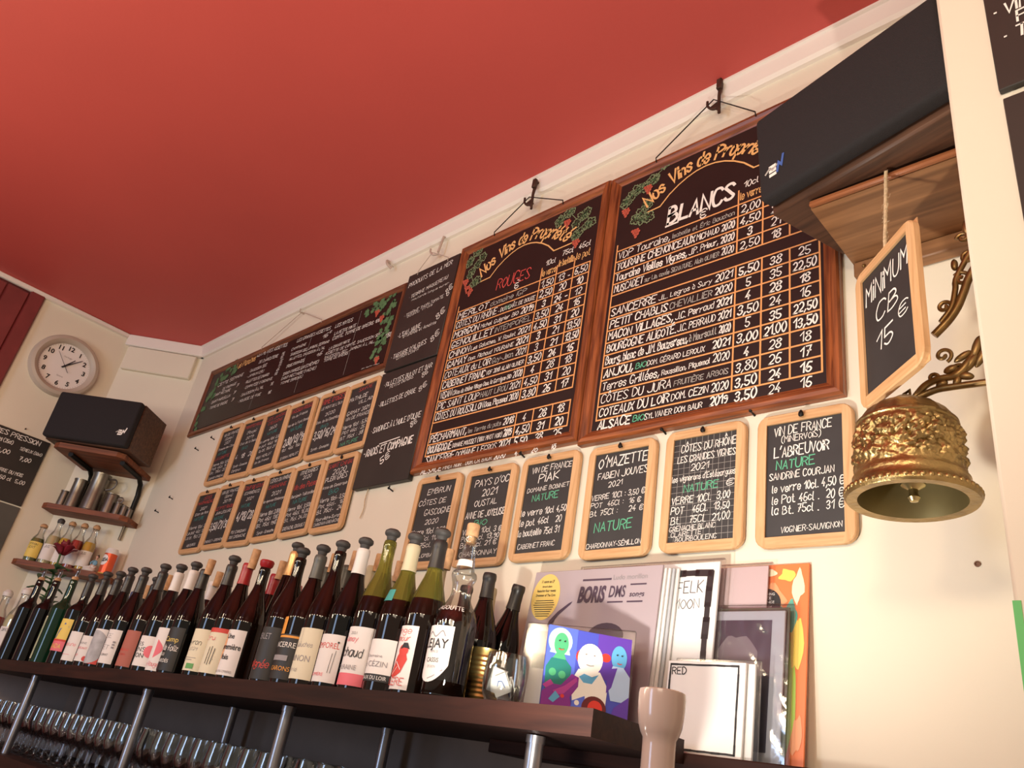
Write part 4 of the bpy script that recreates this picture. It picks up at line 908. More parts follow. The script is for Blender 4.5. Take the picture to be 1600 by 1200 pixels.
# ================================================================== bottles on the bar shelf
def profile(kind, R, H):
    if kind == 'burg':
        q = [(0, .006), (.55, .002), (.93, 0), (1, .012), (1, .44), (.985, .50), (.90, .57), (.72, .655), (.52, .735), (.40, .80), (.355, .86), (.345, .945)]
    elif kind == 'flute':
        q = [(0, .006), (.55, .002), (.93, 0), (1, .012), (1, .36), (.97, .43), (.86, .53), (.70, .64), (.52, .76), (.42, .85), (.38, .90), (.37, .945)]
    else:
        q = [(0, .006), (.55, .002), (.93, 0), (1, .012), (1, .58), (.985, .615), (.90, .655), (.68, .695), (.46, .725), (.385, .765), (.365, .84), (.36, .945)]
    q = [(r * R, z * H) for r, z in q]
    q += [(.0128, H * .950), (.0132, H * .965), (.0128, H * .985), (.0118, H), (.0085, H), (.0085, H * .97), (0, H * .97)]
    return q
def rad(prof, z):
    for (r0, z0), (r1, z1) in zip(prof[3:-1], prof[4:]):
        if z0 <= z <= z1 and z1 > z0: return r0 + (r1 - r0) * (z - z0) / (z1 - z0)
    return prof[3][0]
_bm = {}
def shared(key, make):
    if key not in _bm:
        o = make(); _bm[key] = o.data; return o
    o = bpy.data.objects.new(key[0], _bm[key]); COL.objects.link(o); return o
def bottle(x, y, kind, H, R, glass, capsule, top, label, lab=None, group='wine bottles on the bar shelf', neck=None, spin=0.0, tilt=None, name='wine_bottle', caplen=.19):
    root = thing(name, (x, y, SZ), label, 'bottle', group, (0, 0, spin))
    if tilt: root.rotation_euler = tilt
    prof = profile(kind, R, H)
    def mk():
        b = MB(); pr_ = []
        for (r0, z0), (r1, z1) in zip(prof[:-1], prof[1:]):
            pr_.append((r0, z0))
        pr_.append(prof[-1])
        if glass is OLIVE:
            b.lathe(smooth_path([(r, z, 0) for r, z in prof[:12]], 3) and [(p[0], p[1]) for p in smooth_path([(r, z, 0) for r, z in prof[3:12]], 3)] + prof[12:], OLIVE, 28, mfn=lambda z: OLIVE if z > H * .60 else BRGLASS)
            b.lathe([prof[0], prof[1], prof[2], prof[3]], BRGLASS, 28)
        else:
            b.lathe(prof[:3] + [(p[0], p[1]) for p in smooth_path([(r, z, 0) for r, z in prof[3:12]], 3)] + prof[12:], glass, 28)
        return b.build('body', None, angle=.6)
    o = shared(('body', kind, round(H, 3), round(R, 4), glass.name), mk); o.parent = root
    if capsule:
        cm = CAPS[capsule]
        def mk2():
            b = MB(); z0 = H * (1 - caplen); zs = [z0 + (H * .944 - z0) * t / 5 for t in range(6)]
            b.lathe([(rad(prof, z) + .0009, z) for z in zs] + [(.0139, H * .952), (.0142, H * .968), (.0138, H * .988), (.0125, H * 1.001), (.008, H * 1.001)], cm, 28)
            return b.build('capsule', None, angle=.6)
        o = shared(('capsule', kind, round(H, 3), round(R, 4), capsule, caplen), mk2); o.parent = root
    if top in ('stopper', 'redstop'):
        mt = RUBBER if top == 'stopper' else CAPS['red']
        def mk3():
            b = MB(); pr_ = [(.0078, H * .97), (.0088, H + .002), (.0098, H + .004), (.0105, H + .009), (.0150, H + .0125), (.0162, H + .016), (.0152, H + .0205), (.010, H + .0245), (.0045, H + .0255), (.0035, H + .024), (0, H + .024)]
            if top == 'redstop': pr_ = [(.0078, H * .97), (.0125, H + .001), (.0158, H + .005), (.0172, H + .014), (.0150, H + .0175), (.008, H + .017), (0, H + .018)]
            b.lathe(pr_, mt, 24); return b.build('stopper', None, angle=.6)
        o = shared(('stopper', top, round(H, 3)), mk3); o.parent = root
    elif top == 'cork':
        o_h = .026 + ((x * 977) % 1) * .010
        b = MB(); b.lathe([(0, H - .012), (.0098, H - .012), (.0105, H + o_h - .002), (.0098, H + o_h), (0, H + o_h)], CORK, 18, (0, 0, 0), Matrix.Rotation(.06, 3, 'Y')); b.build('cork', root)
    elif top == 'pourer':
        b = MB(); b.lathe([(.0085, H - .01), (.0115, H + .002), (.0115, H + .008), (.006, H + .012), (0, H + .012)], CORK, 16); b.tube(smooth_path([(0, 0, H + .008), (0.001, 0, H + .018), (.006, 0, H + .030), (.011, -.002, H + .038)], 4), [.0058] * 9 + [.0042] * 4, STEEL, 10); b.build('pourer', root)
    if lab:
        z0, z1, ua, ub, base, items = lab
        rl = R; fn = cyl(rl, 0, 0)
        b = MB(); b.rect(math.radians(ua) * rl, z0, math.radians(ub) * rl, z1, base, fn, .0007, 26, 1); lo_ = b.build('label', root, flip=False)
        if items:
            t = MB(); hgt = z1 - z0
            U = lambda q: math.radians(ua + (ub - ua) * q) * rl
            V = lambda q: z0 + hgt * q
            wdt = U(1) - U(0)
            for ix, it in enumerate(items):
                k = it[0]; oo = .0010 + .00028 * ix
                if k == 'p':   # printed
                    _, s, u, v_, h_, mt, wf = it[:7]; printed(t, s, fn, U(u), V(v_), h_ * hgt, mt, wf * wdt, bold=it[7] if len(it) > 7 else 0, off=oo)
                elif k == 'w':
                    _, s, u, v_, h_, mt, wf = it; write(t, s, fn, U(u) - wf * wdt / 2, V(v_), U(u) + wf * wdt / 2, V(v_), h_ * hgt, mt, .9, off=oo, lw=.11)
                elif k == 'r': _, a, c, e, g_, mt = it; t.rect(U(a), V(c), U(e), V(g_), mt, fn, oo, 24, 1)
                elif k == 'd': _, u, v_, r_, mt = it[:5]; t.fill([(max(U(0), min(U(1), p[0])), max(V(0), min(V(1), p[1]))) for p in disc(U(u), V(v_), r_ * hgt, n=40)], mt, fn, oo, 14)
                elif k == 'l': _, pts, wd, mt = it; t.strip([(U(a), V(c)) for a, c in pts], wd, mt, fn, oo)
                elif k == 'f': _, pts, mt = it; t.fill([(U(a), V(c)) for a, c in pts], mt, fn, oo, 5)
            if t.v: t.build('print', lo_, flip=False)
    if neck:
        z0, z1, ua, ub, base, s, ink = neck
        rl = rad(prof, (z0 + z1) / 2) + .0004; fn = cyl(rl)
        r0_, r1_ = rad(prof, z0) + .0007, rad(prof, z1) + .0007
        fn2 = lambda a, v_, d=0.0: Vector(((r0_ + (r1_ - r0_) * (v_ - z0) / (z1 - z0) + d) * math.sin(a), -(r0_ + (r1_ - r0_) * (v_ - z0) / (z1 - z0) + d) * math.cos(a), v_))
        b = MB(); b.rect(math.radians(ua), z0, math.radians(ub), z1, base, fn2, .0004, 10, 1); nl = b.build('neck_label', root, flip=False)
    return root
K = dict(g1=BLGLASS, g2=BRGLASS)
R0 = .0365
B1, B2, B3 = .014, .092, .105
def L_(base, items=(), z0=.014, z1=.100, ua=-66, ub=66): return (z0, z1, ua, ub, base, items)
P_, W_ = 'p', 'w'
front = [
 (-3.409, .925, 'bord', .297, .0375, BLGLASS, None, 'pourer', 'dark unlabelled bottle with a metal pourer, leftmost of the front row', None),
 (-3.217, .925, 'bord', .286, .0370, BLGLASS, None, 'pourer', 'dark unlabelled bottle with a metal pourer, second from the left', None),
 (-3.036, .925, 'bord', .282, .0365, GRGLASS, None, 'pourer', 'green bottle with a pourer and a tall cream label', L_(CREAMP, [('r', .06, .02, .12, .98, GREENINK), ('r', .88, .02, .94, .98, GREENINK), (W_, 'ABSENTE', .5, .55, .14, GREENINK, .6), (W_, '55', .5, .2, .2, BLKINK, .3)], .012, .150, -62, 10)),
 (-2.868, .925, 'bord', .270, R0, BLGLASS, 'black', 'stopper', 'wine bottle with a yellow, blue and red label', L_(YELINK, [('l', [(.1, .55), (.35, .7), (.6, .62), (.9, .75)], .006, BLUEINK), ('l', [(.5, .4), (.6, .65), (.75, .85)], .005, BLUEINK), ('r', 0, 0, 1, .30, PINKINK), ('r', 0, .30, 1, .36, REDINK), (P_, 'GRANADA', .5, .08, .14, YELINK, .8)], .040, .140)),
 (-2.742, .925, 'burg', .272, R0, BLGLASS, 'black', 'stopper', 'wine bottle with plain white label and faint pink script, left of the moon label', L_(PAPER, [(W_, 'Pamplune', .55, .5, .12, PINKINK, .7), ('r', .2, .2, .8, .21, PINKINK)])),
 (-2.660, .935, 'burg', .272, R0, BRGLASS, 'black', 'stopper', 'wine bottle with two small printed lines on white label', L_(PAPER, [(P_, 'DOMAINE', .5, .66, .09, GREYINK, .6), (P_, 'CLAIREFONT', .5, .46, .09, PINKINK, .75), ('d', .9, .12, .10, REDINK), (W_, 'rouge', .4, .2, .1, PINKINK, .4)], .016, .090)),
 (-2.547, .925, 'burg', .276, R0, BLGLASS, 'black', 'stopper', 'wine bottle with a big grey moon on a red and white label', L_(PAPER, [('r', 0, 0, 1, .35, REDINK), ('d', .58, .48, .48, GREYP)], .010, .108)),
 (-2.442, .925, 'burg', .270, R0, BLGLASS, 'black', 'stopper', 'wine bottle with a white label in four lines of thin capitals', L_(PAPER, [(W_, 'MISE', .45, .74, .13, GREYINK, .5), (W_, '&', .45, .58, .10, GREYINK, .1), (W_, 'LIBET', .45, .40, .13, GREYINK, .55), (P_, 'SAINT-CERAT', .5, .22, .06, BLKINK, .6), ('r', .82, .45, .90, .50, GREYINK), ('r', .82, .53, .90, .58, GREYINK), ('r', .82, .61, .90, .66, GREYINK)], .014, .106)),
 (-2.313, .925, 'burg', .274, R0, BRGLASS, 'black', 'stopper', 'wine bottle with a plain brick-red label', L_(BRICKP, [(P_, 'CORBEAU', .5, .42, .07, REDINK, .6), (P_, 'NATURE', .5, .30, .05, REDINK, .5)], .010, .104)),
 (-2.205, .925, 'burg', .267, R0, BLGLASS, 'white', 'stopper', 'white-capped wine bottle with a white label in black capitals', L_(PAPER, [(P_, 'LES', .5, .66, .13, BLKINK, .35), (P_, 'SENS', .5, .47, .15, BLKINK, .6), (P_, 'OSON', .5, .27, .15, BLKINK, .6), ('d', .95, .5, .2, PINKINK)], .014, .090)),
 (-2.128, .930, 'burg', .271, R0, BLGLASS, 'white', 'stopper', 'white-capped wine bottle with a pink half-circle on its white label', L_(PAPER, [('f', [(.62, .28), (.62, .72)] + [(.62 + .25 * math.sin(PI * t / 10), .72 - .44 * t / 10) for t in range(1, 10)], PINKINK), (W_, 'Le Rouge', .6, .10, .10, PINKINK, .6), (W_, 'Mia', .3, .84, .08, GREYINK, .3)], .006, .112)),
 (-2.050, .925, 'burg', .268, R0, BLGLASS, 'black', 'cork', 'wine bottle with black label in yellow and white script, a light cork on top', L_(BLACKP, [(P_, 'le Camp', .55, .66, .12, YELINK, .7), (W_, 'pas de foliz', .55, .46, .13, CHALK, .8), (P_, 'CABARDÈS', .5, .18, .08, CHALK, .6), (W_, '2020', .5, .33, .06, CHALK, .2)], .008, .112)),
 (-1.909, .925, 'burg', .273, R0, BLGLASS, 'black', 'stopper', 'wine bottle with a cream label, black script and small green square', L_(CREAMP, [(W_, 'aveyron', .45, .62, .12, BLKINK, .75), (W_, '2021', .6, .48, .07, GREYINK, .3), ('r', .55, .05, .8, .17, GREENINK), ('r', .2, .30, .8, .31, GREYINK), ('r', .2, .25, .7, .26, GREYINK)], .012, .108)),
 (-1.826, .925, 'burg', .272, R0, BRGLASS, 'red', 'cork', 'wine bottle with a red capsule, long cork and black hatch marks on its label', L_(CREAMP, [('r', 0, .90, 1, 1, REDINK), ('l', [(.2, .38), (.85, .36)], .0014, BLKINK), ('l', [(.2, .32), (.8, .30)], .0014, BLKINK), ('l', [(.6, .2), (.62, .56)], .0014, BLKINK), ('l', [(.68, .18), (.70, .58)], .0014, BLKINK), ('l', [(.76, .2), (.79, .54)], .0014, BLKINK), (W_, 'Cru', .5, .72, .10, PINKINK, .4)], .010, .110)),
 (-1.740, .925, 'burg', .258, R0, BRGLASS, None, 'redstop', 'wine bottle with a red stopper and a wide label with a peach triangle', L_(PAPER, [('f', [(.30, .98), (.46, .98), (.50, .62), (.46, .40), (.30, .02)], PEACH), (P_, 'Une', .58, .80, .11, BLKINK, .26, .02), (P_, 'première', .66, .56, .12, BLKINK, .60, .02), (P_, 'fois', .58, .34, .11, BLKINK, .25, .02), (P_, 'VIGNOBLE DES CORBIÈRES', .55, .06, .045, GREYINK, .7)], .008, .106)),
 (-1.592, .925, 'burg', .272, R0, BRGLASS, None, 'stopper', 'wine bottle with a matt black label and dark red scrawl, capless brown neck', L_(BLACKP, [(P_, 'MERLET', .5, .76, .12, GREYINK, .5), (W_, 'Araignée', .5, .22, .14, REDINK, .8)], .006, .112)),
 (-1.517, .928, 'burg', .274, R0, BRGLASS, 'grey', 'stopper', 'grey-capped wine bottle with an orange and black label', L_(BLACKP, [('r', .0, .92, 1, .97, ORINK), ('r', .16, 1.0, .52, 1.40, ORINK), (P_, 'SANCERRE', .52, .70, .12, CHALK, .8), (P_, 'LES CARONS', .52, .18, .10, ORINK, .8), ('r', .2, .40, .8, .52, GREYINK)], .010, .098)),
 (-1.440, .925, 'burg', .277, R0, BRGLASS, None, 'stopper', 'brown-necked wine bottle with a wide cream label reading CHINON', L_(CREAMP, [(W_, 'les Galuches', .5, .62, .09, GREYINK, .7), (P_, 'CHINON', .5, .34, .12, GREYINK, .72), ('l', [(.5, 1), (.5, .7)], .0006, GREYINK), (W_, 'Wilfrid', .4, .14, .07, GREYINK, .4)], .012, .110)),
 (-1.358, .925, 'burg', .277, R0, BLGLASS, 'white', 'stopper', 'white-capped wine bottle with a white label and red letters POREL', L_(PAPER, [(P_, 'INTEMPOREL', .5, .70, .12, REDINK, .85), (P_, 'LA LUMIÈRE', .42, .12, .07, PINKINK, .55), ('l', [(.78, .2), (.80, .6)], .0008, BLKINK), ('l', [(.84, .2), (.87, .66)], .0008, BLKINK), ('r', .86, .82, .90, .86, BLKINK)], .010, .098)),
 (-1.273, .925, 'burg', .288, R0, OLIVE, None, 'stopper', 'olive-glass wine bottle with a pink-footed white label', L_(PAPER, [('r', 0, 0, 1, .20, PINKINK), (P_, '2021', .55, .86, .05, GREYINK, .18), (W_, 'Gamay', .5, .74, .09, PINKINK, .4), (W_, 'Michaud', .52, .48, .15, BLKINK, .7), (P_, 'TOURAINE', .5, .26, .08, GREYINK, .6)], .008, .112)),
 (-1.196, .925, 'burg', .274, R0, OLIVE, 'beige', 'stopper', 'beige-capped olive bottle with a white label on a black strip', L_(PAPER, [('r', 0, 0, 1, .17, BLACKP), (P_, 'COTEAUX DU LOIR', .5, .04, .09, PAPER, .85), (P_, 'Domaine', .55, .56, .07, GREYINK, .4), (P_, 'de CÉZIN', .55, .34, .13, GREYINK, .68), (W_, 'F', .2, .5, .3, GREYINK, .1)], .018, .090), (.160, .182, -28, 18, TEALCH, 'AB', CHALK)),
 (-1.122, .928, 'burg', .277, R0, OLIVE, 'black', 'stopper', 'dark-capped bottle with a red bird figure on a tall white label', L_(PAPER, [(W_, 'Singe', .48, .87, .10, REDINK, .7), (W_, "d'Amour", .48, .75, .09, REDINK, .7), ('f', [(.30, .22), (.42, .36), (.52, .50), (.60, .58), (.80, .56), (.86, .46), (.80, .36), (.74, .26), (.62, .20), (.45, .17)], REDINK), ('d', .70, .60, .095, REDINK), ('f', [(.60, .62), (.68, .72), (.80, .72), (.88, .62), (.78, .64)], BLKINK), ('l', [(.34, .25), (.55, .42), (.72, .30)], .0012, PAPER), ('l', [(.45, .22), (.62, .34)], .001, PAPER), (W_, 'VOLÈRE', .5, .06, .11, REDINK, .75)], .008, .114, -68, 40)),
]
for a in front:
    bottle(*a[:10], neck=a[10] if len(a) > 10 else None)
back = [
 (-2.985, 1.010, 'bord', .270, R0, GRGLASS, 'pink', None, 'green bottle with a pink capsule, behind the pourer bottles'),
 (-2.900, 1.020, 'burg', .274, R0, BLGLASS, 'black', 'stopper', 'dark bottle with grey stopper in the second row, behind the yellow label'),
 (-2.770, 1.040, 'bord', .262, R0, BLGLASS, 'blue', None, 'dark bottle with a dull blue capsule in the second row'),
 (-2.862, 1.105, 'burg', .272, R0, BLGLASS, 'black', 'cork', 'dark bottle with short cork, second row behind the moon label'),
 (-2.580, 1.020, 'burg', .274, R0, BLGLASS, 'black', 'stopper', 'black-capped bottle behind the brick-red label, stopper just showing'),
 (-2.475, 1.010, 'burg', .262, R0, BLGLASS, 'black', 'cork', 'dark bottle with cork, second row behind the two white-capped bottles'),
 (-2.235, 1.044, 'burg', .276, R0, BLGLASS, 'white', 'cork', 'white-capped bottle with a corked top in the second row'),
 (-2.420, 1.130, 'burg', .280, R0, BRGLASS, 'pink', 'cork', 'reddish-capped bottle furthest back, behind the light cork'),
 (-1.865, 1.026, 'burg', .276, R0, BRGLASS, 'red', 'cork', 'red-capped bottle with cork in the second row, behind the red stopper'),
 (-1.754, 1.000, 'flute', .320, .0355, BRGLASS, 'gold', 'stopper', 'tall slim bottle with a gold capsule, standing above its neighbours'),
 (-1.905, 1.118, 'burg', .276, R0, BRGLASS, 'red', None, 'red-capped bottle at the back, only its capsule showing'),
 (-1.592, 1.000, 'burg', .272, R0, BRGLASS, 'grey', 'cork', 'grey-capped bottle with cork behind the CHINON label bottle'),
 (-1.510, 1.000, 'burg', .272, R0, BRGLASS, 'grey', 'cork', 'grey-capped bottle with cork behind the white-capped POREL bottle'),
 (-1.440, 1.016, 'burg', .272, R0, BRGLASS, 'beige', 'cork', 'cream-capped bottle with a tall cork behind the olive bottle'),
 (-1.475, 1.100, 'burg', .275, R0, OLIVE, 'beige', 'cork', 'pale-capped corked bottle at the back between two olive bottles'),
 (-1.232, 1.032, 'burg', .272, R0, OLIVE, 'beige', 'cork', 'corked bottle with pale capsule behind the bird label'),
 (-1.245, 1.125, 'burg', .252, .034, BLGLASS, 'black', None, 'black-capped unopened bottle just right of the decanter neck, mostly hidden'),
 (-1.145, 1.090, 'burg', .264, .035, BLGLASS, 'black', None, 'black-capped unopened upright bottle right of the decanter'),
 (-1.262, 1.212, 'burg', .272, R0, BLGLASS, 'beige', None, 'pale-capped bottle against the wall, half hidden by the upright black-capped one')]
for a in back: bottle(*a)
bottle(-1.182, 1.170, 'burg', .266, .0355, BLGLASS, 'black', None, 'black-capped bottle leaning towards the mauve record', tilt=(0, .17, 0))
# cassis decanter bottle
cs = thing('cassis_bottle', (-1.044, .932, SZ), 'bulbous clear decanter of dark blackcurrant liqueur with a white shield label', 'bottle')
cs.scale = (.83, .83, 1.0)
pf = [(0, .004), (.040, 0), (.045, .006), (.046, .118), (.0445, .130), (.038, .147), (.028, .160), (.0225, .170), (.0205, .180), (.0225, .195), (.0265, .204), (.0275, .210), (.0255, .215), (.0210, .218), (.0195, .224), (.0160, .245), (.0135, .262), (.0128, .272), (.0135, .274), (.0135, .280), (.009, .280)]
b = MB(); b.lathe(pf[:4] + [(p[0], p[1]) for p in smooth_path([(r, z, 0) for r, z in pf[3:18]], 3)][1:] + pf[18:], CLEARG, 36); b.build('glass', cs, angle=.6)
b = MB(); b.lathe([(0, .004), (.042, .003), (.0452, .008), (.0452, .118), (.0435, .130), (.036, .146), (0, .147)], BRGLASS, 36); b.build('liqueur', cs, angle=.6)
b = MB(); b.lathe([(0, .268), (.0095, .268), (.0105, .281), (.0140, .282), (.0145, .302), (.0135, .305), (0, .305)], CORK, 20); b.build('stopper', cs, angle=.5)
b = MB(); fn = cyl(.0462); sh = [(-.040, .115), (.040, .115), (.040, .052), (.030, .038), (.012, .028), (0, .024), (-.012, .028), (-.030, .038), (-.040, .052)]

hw = lambda v_: .040 if v_ >= .052 else .040 * math.sqrt(max(0, (v_ - .0235) / .0285)) ** .9
lev = [.0237, .026, .030, .035, .041, .047, .052, .07, .09, .115]
b.add([fn(hw(v_) * (i / 6 - 1), v_, .0007) for v_ in lev for i in range(13)], [(j * 13 + i, j * 13 + i + 1, j * 13 + i + 14, j * 13 + i + 13) for j in range(len(lev) - 1) for i in range(12)], PAPER); lo_ = b.build('label', cs, flip=False)
t = MB(); printed(t, 'LEJAY', fn, .004, .078, .015, BLKINK, .058, bold=.01, off=.0024); printed(t, 'CRÈME DE', fn, .004, .070, .004, GREYINK, .022, off=.0018); printed(t, 'CASSIS', fn, .004, .055, .007, BLKINK, .030, off=.0020); printed(t, 'DE DIJON', fn, .004, .046, .004, GREYINK, .02, off=.0018)
t.strip(smooth_path([(-.026, .095, 0), (-.012, .104, 0), (.002, .096, 0), (.016, .106, 0), (.024, .098, 0)], 4) and [p[:2] for p in smooth_path([(-.026, .095, 0), (-.012, .104, 0), (.002, .096, 0), (.016, .106, 0), (.024, .098, 0)], 4)], .0022, GREYINK, fn, .0013)
t.strip([(.030, .044), (.012, .033), (0, .029)], .0016, GREYINK, fn, .0013)
t.build('lettering', lo_, flip=False)
b = MB(); rr_ = .030; fn = lambda a, v_, d=0.0: Vector(((.0395 - (v_ - .143) * .75 + d) * math.sin(a / .036), -(.0395 - (v_ - .143) * .75 + d) * math.cos(a / .036), v_))
printed(b, 'LAGOUTTE', fn, .012, .143, .008, PAPER, .060, off=.0016); b.build('embossing', cs, flip=False)
b = MB(); fn = lambda a, v_, d=0.0: Vector(((.0205 - (v_ - .222) * .165 + d) * math.sin(a / .02), -(.0205 - (v_ - .222) * .165 + d) * math.cos(a / .02), v_)); b.rect(-.02, .224, .03, .236, PAPER, fn, .001, 10, 1); b.build('neck_band', cs, flip=False)
# bottles at the far left end of the shelf
for x, y, H, f, lab in ((-3.80, .935, .262, 'r', 'clear bottle of red liquid at the far left end of the bar shelf'), (-3.555, .935, .262, 'p', 'clear bottle with a pale filling, second at the far left end of the shelf')):
    juice((x, y, SZ), f, lab, H, .034, cap=CAPS['white'], group='clear bottles at the left end', lines=('SIROP',), lz=(.03, .12), lab=PINKINK if f == 'r' else PAPER)
# red rose standing in the neck of a green bottle at the back
bottle(-3.665, 1.030, 'bord', .230, .034, GRGLASS, None, None, 'green bottle at the left end holding the rose stem')
rs = thing('rose', (-3.665, 1.03, SZ + .205), 'dark red rose with green leaves standing above the left bottles', 'flower')
rs.scale = (1.5, 1.5, 1.5)
STEMM = mat('rose_stem', (.05, .12, .035), .6); PETAL = mat('rose_petal', (.20, .008, .022), .55, var=.3, scale=70); RLEAF = mat('rose_leaf', (.035, .10, .03), .5, var=.3, scale=50)
b = MB(); st = smooth_path([(0, 0, 0.012), (-.006, .004, .06), (-.004, 0, .12), (.004, -.006, .165)], 5); b.tube(st, .0028, STEMM, 8); b.build('stem', rs)
b = MB(); R_ = random.Random(4)
for k in range(13):
    a = k * 2.4; rr_ = .006 + .021 * (k / 13); hh = .044 - .012 * k / 13
    vs = []
    for i in range(5):
        for j in range(5):
            u = (j / 4 - .5) * 1.7; v_ = i / 4
            r_ = rr_ * (.35 + .8 * v_ ** .7) + .004 * v_ * v_ * (k / 13) * 2; aa = a + u * (.9 - .25 * v_)
            vs.append((r_ * math.cos(aa), r_ * math.sin(aa), .160 + hh * v_ * (1 - .12 * abs(u)) - .006 * (v_ ** 3) * (k / 6)))
    b.add(vs, [(i * 5 + j, i * 5 + j + 1, i * 5 + j + 6, i * 5 + j + 5) for i in range(4) for j in range(4)], PETAL)
o = b.build('bloom', rs); so = o.modifiers.new('thickness', 'SOLIDIFY'); so.thickness = .0008
b = MB()
for k, (z, a, l) in enumerate(((.028, .3, .050), (.042, 2.6, .046), (.055, 4.6, .050), (.075, 5.9, .050), (.088, 3.6, .046), (.104, 5.2, .044), (.060, 1.2, .04), (.118, .4, .05), (.100, 2.2, .03))):
    vs = []; n_ = 6
    for i in range(n_ + 1):
        t_ = i / n_; wd = .027 * math.sin(PI * min(1, t_ * .96 + .02)) ** .8
        cx, cy, cz = l * t_ * math.cos(a), l * t_ * math.sin(a), z + .012 * math.sin(t_ * 2.4) - .010 * t_
        for q in (-1, 0, 1): vs.append((cx - q * wd * math.sin(a), cy + q * wd * math.cos(a), cz + (.004 if q else 0)))
    b.add(vs, [(i * 3 + j, i * 3 + j + 1, i * 3 + j + 4, i * 3 + j + 3) for i in range(n_) for j in range(2)], RLEAF)
o = b.build('leaves', rs); so = o.modifiers.new('thickness', 'SOLIDIFY'); so.thickness = .0006

# brass tin and tumbler of folded notes
tn = MB(); tn.lathe([(0, .002), (.036, 0), (.038, .003)] + [(.0372 + (.0012 if k % 2 else 0), .008 + k * .004) for k in range(21)] + [(.0375, .096), (.0385, .100), (.036, .100), (.035, .095), (.035, .004), (0, .004)], mat('tin_gold', (.50, .36, .13), .3, .95), 40, (-1.046, 1.021, SZ))
tag(tn.build('tin_can', None, angle=.3), 'ribbed gold tin can behind the tumbler of paper notes', 'tin can')
TX, TY = -.905, .930
tb = MB(); tb.lathe([(r_ * .77, z_ * .93) for r_, z_ in [(0, .004), (.024, 0), (.032, .004), (.0405, .018), (.0435, .040), (.0425, .062), (.039, .082), (.0375, .082), (.041, .062), (.0418, .040), (.039, .020), (.030, .009), (0, .008)]], CLEARG, 40, (TX, TY, SZ))
tag(tb.build('tumbler', None, angle=.5), 'clear rounded glass tumbler with folded paper notes inside', 'glass')
R_ = random.Random(8)
for k, (dx, dy, dz, a1, a2, w_, h_, lab) in enumerate(((-.012, -.010, .038, .25, .5, .030, .042, 'folded white note standing at the left in the tumbler'), (.006, -.014, .032, -.4, .2, .034, .034, 'large folded white note in the middle of the tumbler'), (.020, .004, .028, .6, -.6, .026, .034, 'folded white note leaning to the right in the tumbler'), (-.002, .012, .024, -.2, 1.0, .030, .03, 'folded white note at the back of the tumbler'))):
    dx *= .7; dy *= .7; dz -= .002; w_ *= .8; h_ *= .88
    M = Matrix.Rotation(a2, 3, 'Z') @ Matrix.Rotation(a1, 3, 'Y') @ Matrix.Rotation(.25, 3, 'X')
    b = MB()
    for q, yo in ((0, 0.0), (1, .003)):
        b.box(M @ Vector((0, yo, 0)) + Vector((TX + dx, TY + dy, SZ + dz)), (w_, .0012, h_), PAPER, 0, M @ Matrix.Rotation(.1 * q, 3, 'Z'))
    b.box(M @ Vector((-w_ / 2, .0015, 0)) + Vector((TX + dx, TY + dy, SZ + dz)), (.0012, .004, h_), PAPER, 0, M)
    b.strip([(-.006, 0), (-.002, .006), (.004, .004), (.006, -.006)], .0012, BLUEINK, lambda u, v_, d: M @ Vector((u, -.0012, v_)) + Vector((TX + dx, TY + dy, SZ + dz)))
    tag(b.build('paper_note'), lab, 'paper note', 'folded notes in the tumbler')
# ================================================================== records and discs
def sleeve(name, x, y, z, W_, H_, T_, mt, label, cat, yaw=0.0, lean=0.10, group=None, edge=None, film=False):
    """upright card sleeve; origin at the middle of its front bottom edge"""
    r = thing(name, (x, y, z), label, cat, group)
    r.rotation_euler = (Matrix.Rotation(yaw, 4, 'Z') @ Matrix.Rotation(-lean, 4, 'X')).to_euler()
    b = MB(); b.box((0, T_ / 2, H_ / 2), (W_, T_, H_), mt, min(.0008, T_ * .3)); c = b.build('sleeve', r)
    if film:
        b = MB(); b.box((.003, T_ / 2, H_ / 2 + .003), (W_ + .010, T_ + .003, H_ + .006), FILM, .0012); b.build('plastic_cover', r)
    return r, c, plane((-W_ / 2, 0, 0), (1, 0, 0), (0, 0, 1), (0, -1, 0))
# orange art sleeve (rearmost)
r, c, fn = sleeve('record_sleeve', -.722, 1.2345, 1.3365, .318, .325, .004, mat('art_orange', (.78, .20, .06), .4), 'tall record sleeve painted in orange, yellow and green, rearmost at the right', 'record', lean=.09)
t = MB(); AC = {'g': mat('art_green', (.42, .60, .10), .4), 'y': mat('art_yellow', (.85, .62, .12), .4), 't': mat('art_teal', (.10, .42, .33), .4), 'o': mat('art_coral', (.80, .34, .16), .4), 'c': mat('art_cream', (.85, .76, .52), .4)}
R_ = random.Random(21)
def blob(cx, cy, rx, ry, rs, n=18):
    q = random.Random(rs); ph = [q.uniform(0, 6.28) for _ in range(4)]
    return [(cx + rx * math.cos(a) * (1 + .22 * math.sin(2 * a + ph[0]) + .16 * math.sin(3 * a + ph[1])), cy + ry * math.sin(a) * (1 + .2 * math.sin(2 * a + ph[2]) + .16 * math.sin(4 * a + ph[3]))) for a in [2 * PI * i / n for i in range(n)]]
for k, (cx, cy, rx, ry, cc) in enumerate(((.285, .10, .018, .085, 'g'), (.300, .19, .010, .05, 'y'), (.262, .22, .018, .05, 'g'), (.275, .16, .010, .06, 'y'), (.255, .265, .022, .022, 'o'), (.30, .285, .009, .03, 'c'), (.28, .305, .016, .010, 'y'), (.262, .245, .012, .016, 't'), (.29, .235, .010, .022, 't'), (.305, .05, .008, .03, 'o'), (.27, .03, .012, .02, 'c'), (.24, .31, .018, .008, 'c'))):
    P = [(min(.317, max(.001, a)), min(.324, max(.001, e))) for a, e in blob(cx, cy, rx, ry, 40 + k)]
    t.fill(P, AC[cc], fn, .0004 + .00003 * k, 2)
